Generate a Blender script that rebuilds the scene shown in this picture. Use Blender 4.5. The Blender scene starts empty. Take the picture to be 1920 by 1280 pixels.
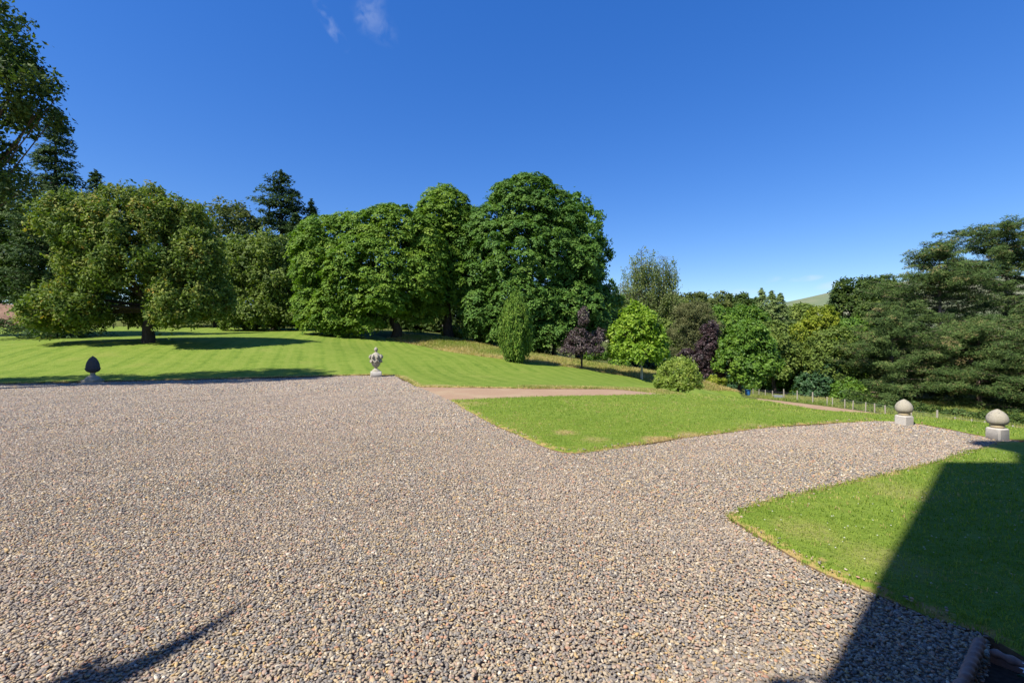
import bpy, math, random
import numpy as np
from mathutils import Vector
from mathutils.geometry import delaunay_2d_cdt

SC = bpy.context.scene
COL = SC.collection
random.seed(7)
RNG = np.random.default_rng(11)
R = math.radians

# ------------------------------------------------------------------ camera, sky, sun, exposure
EYE = 1.6
FPX = 1920 * 16.0 / 36.0                       # focal length in photograph pixels
cam_d = bpy.data.cameras.new("camera")
cam_d.lens = 16.0
cam_d.sensor_width = 36.0
cam_d.clip_start = 0.05
cam_d.clip_end = 9000.0
cam = bpy.data.objects.new("camera", cam_d)
cam.location = (0.0, 0.0, EYE)
cam.rotation_euler = (R(90), 0, 0)
COL.objects.link(cam)
SC.camera = cam

SUN_EL = R(50.0)
SUN_AZ = math.atan2(-0.738, -0.675)            # where the sun stands, measured from +Y towards +X
world = bpy.data.worlds.new("World")
SC.world = world
world.use_nodes = True
wn, wl = world.node_tree.nodes, world.node_tree.links
wn.clear()
w_out = wn.new("ShaderNodeOutputWorld")
w_bg = wn.new("ShaderNodeBackground")
w_sky = wn.new("ShaderNodeTexSky")
w_sky.sky_type = 'NISHITA'
w_sky.sun_disc = False
w_sky.sun_elevation = SUN_EL
w_sky.sun_rotation = SUN_AZ
w_sky.altitude = 300.0
w_sky.air_density = 1.0
w_sky.dust_density = 0.25
w_sky.ozone_density = 3.2
w_bg.inputs["Strength"].default_value = 0.11
# the lens' own rendering of the blue: one even grade over the whole sky
w_sep = wn.new("ShaderNodeSeparateColor"); w_sep.mode = 'HSV'
w_hsv = wn.new("ShaderNodeCombineColor"); w_hsv.mode = 'HSV'
w_sat = wn.new("ShaderNodeMath"); w_sat.operation = 'MULTIPLY'; w_sat.inputs[1].default_value = 1.33; w_sat.use_clamp = True
w_val = wn.new("ShaderNodeMath"); w_val.operation = 'POWER'; w_val.inputs[1].default_value = 0.65
w_gain = wn.new("ShaderNodeMath"); w_gain.operation = 'MULTIPLY'; w_gain.inputs[1].default_value = 1.72
w_hue = wn.new("ShaderNodeMath"); w_hue.operation = 'ADD'; w_hue.inputs[1].default_value = 0.014
wl.new(w_sky.outputs[0], w_sep.inputs[0])
wl.new(w_sep.outputs[0], w_hue.inputs[0]); wl.new(w_hue.outputs[0], w_hsv.inputs[0])
wl.new(w_sep.outputs[1], w_sat.inputs[0]); wl.new(w_sat.outputs[0], w_hsv.inputs[1])
wl.new(w_sep.outputs[2], w_val.inputs[0]); wl.new(w_val.outputs[0], w_gain.inputs[0]); wl.new(w_gain.outputs[0], w_hsv.inputs[2])
# thin wisps of cloud: two high up, a few low bars over the wood
w_geo = wn.new("ShaderNodeTexCoord")
w_prev = w_hsv.outputs[0]


def sky_wisp(px, py, sx, sy, rot, strength, nscale):
    global w_prev
    d = Vector(((px - 960) / FPX, 1.0, (640 - py) / FPX)).normalized()
    rt = d.cross(Vector((0, 0, 1))).normalized()
    up = rt.cross(d).normalized()
    a = rt * math.cos(rot) + up * math.sin(rot)
    b = up * math.cos(rot) - rt * math.sin(rot)

    def dot(v, s):
        n = wn.new("ShaderNodeVectorMath"); n.operation = 'DOT_PRODUCT'
        wl.new(w_geo.outputs["Generated"], n.inputs[0]); n.inputs[1].default_value = v / s
        m = wn.new("ShaderNodeMath"); m.operation = 'POWER'
        wl.new(n.outputs["Value"], m.inputs[0]); m.inputs[1].default_value = 2.0
        ab = wn.new("ShaderNodeMath"); ab.operation = 'ABSOLUTE'
        wl.new(n.outputs["Value"], ab.inputs[0]); wl.new(ab.outputs[0], m.inputs[0])
        return m.outputs[0]
    s1, s2 = dot(a, sx), dot(b, sy)
    ad = wn.new("ShaderNodeMath"); ad.operation = 'ADD'
    wl.new(s1, ad.inputs[0]); wl.new(s2, ad.inputs[1])
    mr = wn.new("ShaderNodeMapRange"); mr.interpolation_type = 'SMOOTHSTEP'
    mr.inputs["From Min"].default_value = 1.0; mr.inputs["From Max"].default_value = 0.0
    wl.new(ad.outputs[0], mr.inputs["Value"])
    nz = wn.new("ShaderNodeTexNoise"); nz.inputs["Scale"].default_value = nscale
    nz.inputs["Detail"].default_value = 6.0; nz.inputs["Distortion"].default_value = 0.6
    wl.new(w_geo.outputs["Generated"], nz.inputs["Vector"])
    nr = wn.new("ShaderNodeMapRange"); nr.inputs["From Min"].default_value = 0.38; nr.inputs["From Max"].default_value = 0.75
    wl.new(nz.outputs["Fac"], nr.inputs["Value"])
    ml = wn.new("ShaderNodeMath"); ml.operation = 'MULTIPLY'
    wl.new(mr.outputs[0], ml.inputs[0]); wl.new(nr.outputs[0], ml.inputs[1])
    m2 = wn.new("ShaderNodeMath"); m2.operation = 'MULTIPLY'; m2.inputs[1].default_value = strength
    wl.new(ml.outputs[0], m2.inputs[0])
    front = wn.new("ShaderNodeVectorMath"); front.operation = 'DOT_PRODUCT'
    wl.new(w_geo.outputs["Generated"], front.inputs[0]); front.inputs[1].default_value = d
    gt = wn.new("ShaderNodeMath"); gt.operation = 'GREATER_THAN'; gt.inputs[1].default_value = 0.0
    wl.new(front.outputs["Value"], gt.inputs[0])
    m3 = wn.new("ShaderNodeMath"); m3.operation = 'MULTIPLY'
    wl.new(m2.outputs[0], m3.inputs[0]); wl.new(gt.outputs[0], m3.inputs[1])
    mx = wn.new("ShaderNodeMix"); mx.data_type = 'RGBA'
    wl.new(m3.outputs[0], mx.inputs["Factor"])
    wl.new(w_prev, mx.inputs[6]); mx.inputs[7].default_value = (4.6, 5.0, 5.8, 1)
    w_prev = mx.outputs[2]


sky_wisp(621, 48, 0.050, 0.014, R(-50), 0.19, 46)
sky_wisp(694, 20, 0.046, 0.026, R(62), 0.15, 50)
sky_wisp(705, 45, 0.05, 0.03, R(-30), 0.12, 40)
sky_wisp(1390, 549, 0.035, 0.010, R(2), 0.40, 16)
sky_wisp(1438, 525, 0.030, 0.008, R(4), 0.40, 18)
sky_wisp(1512, 522, 0.032, 0.007, R(3), 0.45, 18)
sky_wisp(1570, 534, 0.040, 0.010, R(6), 0.40, 18)
wl.new(w_prev, w_bg.inputs["Color"])
wl.new(w_bg.outputs[0], w_out.inputs["Surface"])

sun_d = bpy.data.lights.new("sun", 'SUN')
sun_d.energy = 5.0
sun_d.angle = R(0.53)
sun_d.color = (1.0, 0.945, 0.86)
sun = bpy.data.objects.new("sun", sun_d)
SUN_L = Vector((0.738 * math.cos(SUN_EL), 0.675 * math.cos(SUN_EL), -math.sin(SUN_EL)))
sun.rotation_euler = SUN_L.to_track_quat('-Z', 'Y').to_euler()
sun.location = (-60, -60, 90)
COL.objects.link(sun)

SC.view_settings.view_transform = 'Standard'
SC.view_settings.look = 'None'
SC.view_settings.exposure = 0.7
SC.view_settings.gamma = 1.0
SC.view_settings.use_curve_mapping = False


# ------------------------------------------------------------------ helpers: points, tags, meshes
def at(px, py, D):
    return ((px - 960) / FPX * D, D, EYE + (640 - py) / FPX * D)


def flat(px, py, z=0.0):
    D = (EYE - z) * FPX / (py - 640)
    return ((px - 960) / FPX * D, D)


def tag(o, label=None, cat=None, group=None, kind=None):
    if label: o["label"] = label
    if cat: o["category"] = cat
    if group: o["group"] = group
    if kind: o["kind"] = kind
    return o


def empty(name, loc=(0, 0, 0), rz=0.0):
    o = bpy.data.objects.new(name, None)
    o.empty_display_size = 0.3
    o.location = loc
    o.rotation_euler = (0, 0, rz)
    COL.objects.link(o)
    return o


def link(name, me, parent=None, loc=(0, 0, 0)):
    o = bpy.data.objects.new(name, me)
    COL.objects.link(o)
    o.location = loc
    if parent is not None:
        o.parent = parent
    return o


def np_mesh(name, verts, faces_flat, sizes, mats, smooth=False, mat_idx=None, attrs=None):
    """verts (N,3); faces_flat: flat vertex indices; sizes: verts per face; attrs {name: (domain, array)}"""
    me = bpy.data.meshes.new(name)
    verts = np.asarray(verts, dtype=np.float32)
    faces_flat = np.asarray(faces_flat, dtype=np.int32)
    sizes = np.asarray(sizes, dtype=np.int32)
    me.vertices.add(len(verts)); me.vertices.foreach_set("co", verts.ravel())
    me.loops.add(len(faces_flat)); me.loops.foreach_set("vertex_index", faces_flat)
    me.polygons.add(len(sizes))
    st = np.zeros(len(sizes), dtype=np.int32)
    if len(sizes): st[1:] = np.cumsum(sizes)[:-1]
    me.polygons.foreach_set("loop_start", st)
    me.update(calc_edges=True)
    me.polygons.foreach_set("use_smooth", np.full(len(sizes), smooth, dtype=bool))
    for m in (mats if isinstance(mats, (list, tuple)) else [mats]):
        me.materials.append(m)
    if mat_idx is not None:
        me.polygons.foreach_set("material_index", np.asarray(mat_idx, dtype=np.int32))
    for k, (dom, arr) in (attrs or {}).items():
        a = me.attributes.new(k, 'FLOAT', dom)
        a.data.foreach_set("value", np.asarray(arr, dtype=np.float32))
    return me


class MB:
    """Collects boxes, lathes and tubes and makes ONE mesh of them."""
    def __init__(self):
        self.v, self.f = [], []

    def add(self, vs, fs):
        o = len(self.v)
        self.v += [tuple(p) for p in vs]
        self.f += [tuple(i + o for i in f) for f in fs]

    def box(self, x0, y0, z0, x1, y1, z1, bev=0.0):
        if bev <= 0:
            vs = [(x0, y0, z0), (x1, y0, z0), (x1, y1, z0), (x0, y1, z0), (x0, y0, z1), (x1, y0, z1), (x1, y1, z1), (x0, y1, z1)]
            self.add(vs, [(3, 2, 1, 0), (4, 5, 6, 7), (0, 1, 5, 4), (1, 2, 6, 5), (2, 3, 7, 6), (3, 0, 4, 7)])
            return
        b = bev
        rings = []
        for z, e in ((z0, b), (z0 + b, 0), (z1 - b, 0), (z1, b)):
            xa, xb, ya, yb = x0 + e, x1 - e, y0 + e, y1 - e
            rings.append([(xa + b, ya, z), (xb - b, ya, z), (xb, ya + b, z), (xb, yb - b, z), (xb - b, yb, z), (xa + b, yb, z), (xa, yb - b, z), (xa, ya + b, z)])
        self.rings(rings, True, True)

    def rings(self, rings, cap0=True, cap1=True):
        n = len(rings[0]); o = len(self.v)
        for r in rings: self.v += [tuple(p) for p in r]
        for i in range(len(rings) - 1):
            for j in range(n):
                a, b = o + i * n + j, o + i * n + (j + 1) % n
                self.f.append((a, b, b + n, a + n))
        if cap0: self.f.append(tuple(o + j for j in reversed(range(n))))
        if cap1: self.f.append(tuple(o + (len(rings) - 1) * n + j for j in range(n)))

    def lathe(self, prof, n=32, c=(0, 0), wob=None):
        rings = []
        for r, z in prof:
            ring = []
            for j in range(n):
                t = 2 * math.pi * j / n
                rr = r * (wob(t, z) if wob else 1.0)
                ring.append((c[0] + rr * math.cos(t), c[1] + rr * math.sin(t), z))
            rings.append(ring)
        self.rings(rings, True, True)

    def tube(self, pts, radii, n=7, cap=True):
        pts = [Vector(p) for p in pts]
        rings = []
        ref = None
        for i, p in enumerate(pts):
            d = (pts[min(i + 1, len(pts) - 1)] - pts[max(i - 1, 0)])
            if d.length < 1e-6: d = Vector((0, 0, 1))
            d.normalize()
            if ref is None:
                ref = Vector((1, 0, 0)) if abs(d.x) < 0.9 else Vector((0, 1, 0))
            u = (ref - d * ref.dot(d)).normalized()
            ref = u
            w = d.cross(u)
            rr = radii[i]
            rings.append([p + (u * math.cos(2 * math.pi * j / n) + w * math.sin(2 * math.pi * j / n)) * rr for j in range(n)])
        self.rings(rings, cap, cap)

    def build(self, name, mat, parent=None, smooth=False, loc=(0, 0, 0), jitter=0.0):
        v = np.array(self.v, dtype=np.float32)
        if jitter:
            v = v + RNG.normal(0, jitter, v.shape)
        fl = [i for f in self.f for i in f]
        me = np_mesh(name, v, fl, [len(f) for f in self.f], mat, smooth)
        if smooth:
            me.set_sharp_from_angle(angle=R(42))
        return link(name, me, parent, loc)


# ------------------------------------------------------------------ helpers: materials
def new_mat(name):
    m = bpy.data.materials.new(name)
    m.use_nodes = True
    m.node_tree.nodes.clear()
    return m, m.node_tree.nodes, m.node_tree.links


def ramp(nodes, stops, interp='LINEAR'):
    n = nodes.new("ShaderNodeValToRGB")
    cr = n.color_ramp
    cr.interpolation = interp
    while len(cr.elements) > 1: cr.elements.remove(cr.elements[-1])
    cr.elements[0].position = stops[0][0]; cr.elements[0].color = (*stops[0][1], 1)
    for p, c in stops[1:]:
        e = cr.elements.new(p); e.color = (*c, 1)
    return n


def mixc(nodes, links, fac, a, b, blend='MIX'):
    n = nodes.new("ShaderNodeMix"); n.data_type = 'RGBA'; n.blend_type = blend
    for sock, v in ((n.inputs["Factor"], fac), (n.inputs[6], a), (n.inputs[7], b)):
        if isinstance(v, (int, float)): sock.default_value = v
        elif isinstance(v, tuple): sock.default_value = (*v, 1)
        else: links.new(v, sock)
    return n.outputs[2]


def noise(nodes, links, vec, scale, detail=3.0, rough=0.5, dist=0.0):
    n = nodes.new("ShaderNodeTexNoise")
    n.inputs["Scale"].default_value = scale; n.inputs["Detail"].default_value = detail
    n.inputs["Roughness"].default_value = rough; n.inputs["Distortion"].default_value = dist
    if vec is not None: links.new(vec, n.inputs["Vector"])
    return n.outputs["Fac"]


def maprange(nodes, links, v, a, b, c=0.0, d=1.0, smooth=True):
    n = nodes.new("ShaderNodeMapRange")
    if smooth: n.interpolation_type = 'SMOOTHSTEP'
    n.inputs["From Min"].default_value = a; n.inputs["From Max"].default_value = b
    n.inputs["To Min"].default_value = c; n.inputs["To Max"].default_value = d
    links.new(v, n.inputs["Value"])
    return n.outputs[0]


def math_n(nodes, links, op, a, b=None):
    n = nodes.new("ShaderNodeMath"); n.operation = op
    for s, v in ((n.inputs[0], a), (n.inputs[1], b)):
        if v is None: continue
        if isinstance(v, (int, float)): s.default_value = v
        else: links.new(v, s)
    return n.outputs[0]


def finish(nodes, links, color, rough=0.8, spec=0.3, bump=None, bump_s=0.3, bump_d=0.02):
    p = nodes.new("ShaderNodeBsdfPrincipled")
    o = nodes.new("ShaderNodeOutputMaterial")
    if isinstance(color, tuple): p.inputs["Base Color"].default_value = (*color, 1)
    else: links.new(color, p.inputs["Base Color"])
    if isinstance(rough, (int, float)): p.inputs["Roughness"].default_value = rough
    else: links.new(rough, p.inputs["Roughness"])
    p.inputs["Specular IOR Level"].default_value = spec
    if bump is not None:
        b = nodes.new("ShaderNodeBump"); b.inputs["Strength"].default_value = bump_s; b.inputs["Distance"].default_value = bump_d
        links.new(bump, b.inputs["Height"]); links.new(b.outputs[0], p.inputs["Normal"])
    links.new(p.outputs[0], o.inputs["Surface"])
    return p


def obj_coord(nodes):
    return nodes.new("ShaderNodeTexCoord").outputs["Object"]


def geo_pos(nodes):
    return nodes.new("ShaderNodeNewGeometry").outputs["Position"]


def leaf_mat(name, stops, transl=0.28, gloss=0.35, rough=0.5, tcol=None):
    m, n, l = new_mat(name)
    a = n.new("ShaderNodeAttribute"); a.attribute_name = "tint"
    r = ramp(n, stops)
    l.new(a.outputs["Fac"], r.inputs["Fac"])
    p = n.new("ShaderNodeBsdfPrincipled")
    l.new(r.outputs["Color"], p.inputs["Base Color"])
    p.inputs["Roughness"].default_value = rough
    p.inputs["Specular IOR Level"].default_value = gloss
    t = n.new("ShaderNodeBsdfTranslucent")
    tc = mixc(n, l, 1.0, r.outputs["Color"], tcol or (1.5, 1.7, 0.6), 'MULTIPLY')
    l.new(tc, t.inputs["Color"])
    mx = n.new("ShaderNodeMixShader"); mx.inputs[0].default_value = transl
    o = n.new("ShaderNodeOutputMaterial")
    l.new(p.outputs[0], mx.inputs[1]); l.new(t.outputs[0], mx.inputs[2]); l.new(mx.outputs[0], o.inputs["Surface"])
    return m


def bark_mat(name, a, b, scale=6.0):
    m, n, l = new_mat(name)
    c = obj_coord(n)
    mp = n.new("ShaderNodeMapping"); mp.inputs["Scale"].default_value = (scale, scale, scale * 0.2)
    l.new(c, mp.inputs["Vector"])
    f = noise(n, l, mp.outputs[0], 1.5, 5, 0.6)
    col = ramp(n, [(0.3, a), (0.7, b)]); l.new(f, col.inputs["Fac"])
    finish(n, l, col.outputs["Color"], 0.9, 0.15, f, 0.6, 0.05)
    return m


def stone_mat(name, a, b, lichen=(0.30, 0.28, 0.16), dark=(0.06, 0.06, 0.055), amt=0.5):
    m, n, l = new_mat(name)
    c = obj_coord(n)
    f1 = noise(n, l, c, 7.0, 6, 0.6)
    f2 = noise(n, l, c, 22.0, 5, 0.65)
    f3 = noise(n, l, c, 90.0, 4, 0.6)
    col = ramp(n, [(0.3, a), (0.72, b)]); l.new(f3, col.inputs["Fac"])
    k = mixc(n, l, maprange(n, l, f1, 0.5, 0.68, 0, amt), col.outputs["Color"], lichen)
    k = mixc(n, l, maprange(n, l, f2, 0.56, 0.7, 0, amt), k, dark)
    finish(n, l, k, 0.92, 0.2, f3, 0.5, 0.01)
    return m


def plain_mat(name, col, rough=0.6, spec=0.3, var=0.15, scale=12.0):
    m, n, l = new_mat(name)
    f = noise(n, l, obj_coord(n), scale, 4, 0.6)
    c = ramp(n, [(0.25, tuple(x * (1 - var) for x in col)), (0.75, tuple(min(1, x * (1 + var)) for x in col))])
    l.new(f, c.inputs["Fac"])
    finish(n, l, c.outputs["Color"], rough, spec, f, 0.2, 0.005)
    return m


# ------------------------------------------------------------------ terrain
def poly_signed(px, py, poly):
    """distance to the polygon's outline, negative inside"""
    px = np.asarray(px, float); py = np.asarray(py, float)
    P = np.asarray(poly, float); Q = np.roll(P, -1, axis=0)
    d2 = np.full(px.shape, 1e18); ins = np.zeros(px.shape, bool)
    for (x0, y0), (x1, y1) in zip(P, Q):
        ex, ey = x1 - x0, y1 - y0
        L = ex * ex + ey * ey + 1e-12
        t = np.clip(((px - x0) * ex + (py - y0) * ey) / L, 0, 1)
        d2 = np.minimum(d2, (px - x0 - t * ex) ** 2 + (py - y0 - t * ey) ** 2)
        c = ((y0 > py) != (y1 > py)) & (px < ex * (py - y0) / (ey if abs(ey) > 1e-12 else 1e-12) + x0)
        ins ^= c
    d = np.sqrt(d2)
    return np.where(ins, -d, d)


# outlines in plan (metres; x to the right, y away from the lens)
ISLAND_EDGE = [flat(*p) for p in ((845, 752), (872, 768), (900, 785), (930, 799), (960, 812), (1000, 830), (1030, 843), (1055, 850), (1080, 852), (1120, 848), (1200, 835), (1262, 825), (1320, 818), (1380, 810), (1440, 803), (1520, 797), (1585, 793), (1640, 791))]
ISLAND = ISLAND_EDGE + [(7.55, 9.02), (7.86, 8.7), (7.88, 7.55), (8.35, 7.2), (16, 5.6), (24, 12), (24, 26), (17, 26), (11.5, 19.2), (7.5, 15.2), (4.0, 13.55), (2.2, 13.2), (0.6, 12.95), (-0.7, 12.5)]
NEAR_EDGE = [flat(*p) for p in ((1846, 1192), (1740, 1160), (1620, 1108), (1550, 1080), (1480, 1043), (1410, 1000), (1372, 976), (1362, 969), (1380, 958), (1450, 936), (1560, 911), (1680, 884), (1770, 862), (1810, 848), (1850, 837), (1868, 829))]
NEAR = NEAR_EDGE + [(8.3, 7.15), (16, 5.5), (18, -0.5), (4.4, -0.5), (2.62, 2.02)]
LAWN_EDGE = [(-45, 12.5)] + [flat(*p) for p in ((0, 720), (90, 718), (200, 715), (300, 713), (400, 710.5), (500, 708), (580, 706), (640, 704.5), (700, 703), (738, 704), (752, 709), (768, 717))] + [(-3.35, 15.95), (-2.2, 15.75), (-1.1, 15.65), (0.7, 15.35), (2.2, 15.4), (3.6, 15.8), (7.0, 17.6), (11, 21)]
LAWN = LAWN_EDGE + [(16, 29), (20, 40), (14, 37.2), (10.2, 36.2), (7.5, 35.6), (5.3, 35.2), (2.6, 34.2), (0.3, 33.2), (-2.5, 34.5), (-5.4, 37.5), (-7.7, 40.5), (-11, 43), (-16, 48), (-20, 53), (-30, 56), (-43, 58), (-65, 60), (-85, 55), (-80, 20)]
GRAVEL = [(-45, 12.2), (-30, 14.3), (-18.7, 16.75), (-13.9, 18.5), (-10.2, 19.6), (-7.75, 20.9), (-5.45, 21.2), (-4.6, 18.9), (-3.3, 16.0), (-1.55, 12.05), (-0.4, 9.5), (0.3, 8.1), (1.0, 6.9), (1.3, 6.75), (2.1, 7.2), (3.4, 7.9), (5.8, 8.9), (7.5, 9.3), (8.1, 8.8), (8.1, 7.0), (6.0, 5.7), (4.8, 5.2), (3.0, 4.4), (2.25, 4.1), (2.25, 3.4), (2.6, 2.5), (2.40, 2.27), (2.05, 2.0), (1.35, 1.5), (0.6, 0.95), (-0.9, -0.25), (-1.2, -0.6), (-45, -0.6)]
DRIVE = [(-3.32, 15.92), (-1.60, 12.12), (-0.7, 12.48), (0.6, 12.92), (2.2, 13.17), (4.0, 13.5), (7.5, 15.2), (11.5, 19.2), (15.5, 25.0), (13, 27.0), (11, 21.05), (7.0, 17.65), (3.6, 15.85), (2.2, 15.45), (0.7, 15.4), (-1.1, 15.7), (-2.2, 15.8)]
TRACK_MID = [(25, 70), (28.5, 62.5), (31.6, 56.3), (34.2, 51.0), (36.6, 45.8), (38.6, 41.3), (40.2, 37.6), (41.5, 33)]

CTRL = [at(*p) for p in (
    (-150, 690, 21), (0, 690, 22), (173, 688, 22.5), (400, 688, 23.5), (640, 680, 26.5),
    (60, 655, 26), (200, 648, 28), (278, 643, 30), (450, 650, 30), (590, 645, 33), (0, 642, 31), (-200, 640, 32),
    (150, 628, 40), (350, 628, 41), (500, 630, 41), (0, 616, 56), (300, 614, 57), (450, 615, 56), (600, 618, 52), (-300, 612, 56),
    (740, 632, 45), (842, 635, 46), (660, 640, 40), (700, 660, 33), (820, 672, 30), (780, 648, 41), (900, 664, 37), (968, 678, 33),
    (860, 700, 25), (780, 690, 25), (1000, 700, 28), (1090, 692, 35), (1203, 711, 36), (1150, 702, 35.6), (1130, 713, 29), (1195, 736, 23), (1120, 722, 24),
    (1050, 717, 23.5), (900, 717, 20), (1000, 664, 48), (1270, 733, 20), (1240, 739, 17), (1320, 729, 24), (1386, 736, 41), (1330, 724, 42), (1270, 712, 44),
    (1400, 750, 15.5), (1500, 768, 12.8), (1600, 786, 10.7), (1640, 794, 9.9), (1550, 778, 14.5), (1450, 760, 17), (1340, 742, 14.5), (1200, 741, 14),
)] + [(-30, 8, 0), (-20, 12, 0), (-10, 16, 0), (0, 5, 0), (0, 10, 0), (5, 4, 0), (7.5, 8.3, 0), (8.0, 8.0, 0), (9.0, 9.2, -0.12), (10, 4, 0), (15, 2, -0.1),
      (3, 13.9, -0.03), (6.5, 16.3, -0.6), (10, 20, -1.6), (14, 27, -2.7), (18, 36, -3.6), (20.5, 43, -4.3),
      (12, 12, -0.75), (16, 14, -1.7), (20, 18, -2.9), (24, 26, -4.2), (28, 36, -5.6), (12, 8.5, -0.55), (16, 7, -1.0), (24, 12, -2.8), (35, 20, -5.2),
      (31.6, 57, -5.75), (34.2, 51, -5.75), (36.6, 45.8, -5.8), (38.6, 41, -5.85), (41, 36, -5.9), (38, 60, -6.1), (45, 48, -6.3), (52, 55, -6.6), (62, 58, -6.8), (26, 70, -5.6),
      (0, 70, 1.5), (-40, 80, 5.5), (-90, 70, 6), (-90, 110, 8), (-30, 110, 5), (30, 110, -2), (80, 110, -7.5), (110, 70, -8), (60, 20, -7), (60, -20, -5), (-60, -20, 0), (0, -20, 0), (-70, 20, 1)]
CT = np.array(CTRL, float)


def tps_kernel(r2):
    return np.where(r2 < 1e-9, 0.0, 0.5 * r2 * np.log(np.maximum(r2, 1e-12)))


_n = len(CT)
_A = np.zeros((_n + 3, _n + 3))
_d2 = ((CT[:, None, :2] - CT[None, :, :2]) ** 2).sum(-1)
_A[:_n, :_n] = tps_kernel(_d2) + np.eye(_n) * 0.8
_A[:_n, _n] = 1; _A[:_n, _n + 1:] = CT[:, :2]
_A[_n, :_n] = 1; _A[_n + 1:, :_n] = CT[:, :2].T
_W = np.linalg.solve(_A, np.concatenate([CT[:, 2], np.zeros(3)]))
FLAT = [(-45, 12.2), (-18.7, 16.75), (-13.9, 18.3), (-10.2, 19.4), (-7.75, 20.8), (-5.2, 21.0), (-3.3, 16.0), (3.2, 14.6), (3.4, 12.4), (4.8, 9.9), (7.5, 9.4), (8.1, 8.8), (8.3, 7.0), (8.5, 4), (8.5, -12), (-45, -12)]


def height(x, y):
    x = np.asarray(x, float); y = np.asarray(y, float)
    shp = x.shape
    x, y = x.ravel(), y.ravel()
    out = np.empty(len(x))
    for i in range(0, len(x), 20000):
        xs, ys = x[i:i + 20000], y[i:i + 20000]
        r = np.hypot(xs, ys - 20)
        k = np.minimum(1.0, 105.0 / np.maximum(r, 1e-6))
        qx, qy = xs * k, (ys - 20) * k + 20
        d2 = (qx[:, None] - CT[None, :, 0]) ** 2 + (qy[:, None] - CT[None, :, 1]) ** 2
        z = tps_kernel(d2) @ _W[:_n] + _W[_n] + qx * _W[_n + 1] + qy * _W[_n + 2]
        s = np.clip(poly_signed(xs, ys, FLAT) / 2.6, 0, 1)
        s = s * s * (3 - 2 * s)
        out[i:i + 20000] = z * s
    return out.reshape(shp)


def h1(x, y):
    return float(height(np.array([x]), np.array([y]))[0])


def densify(poly, step_near=0.14, jit=0.018, seed=1, open_from=None):
    rng = np.random.default_rng(seed)
    out = []
    n = len(poly)
    for i in range(n):
        a, b = np.array(poly[i], float), np.array(poly[(i + 1) % n], float)
        L = np.linalg.norm(b - a)
        D = max(2.0, min(np.hypot(*a), np.hypot(*b)))
        st = max(step_near, D * 0.02)
        k = max(1, int(L / st))
        nrm = np.array([-(b - a)[1], (b - a)[0]]) / max(L, 1e-6)
        w = 0.0
        for j in range(k):
            w = 0.6 * w + rng.normal(0, jit * (0.5 + st))
            out.append(tuple(a + (b - a) * j / k + nrm * (w if j else 0.0)))
    return out


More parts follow.
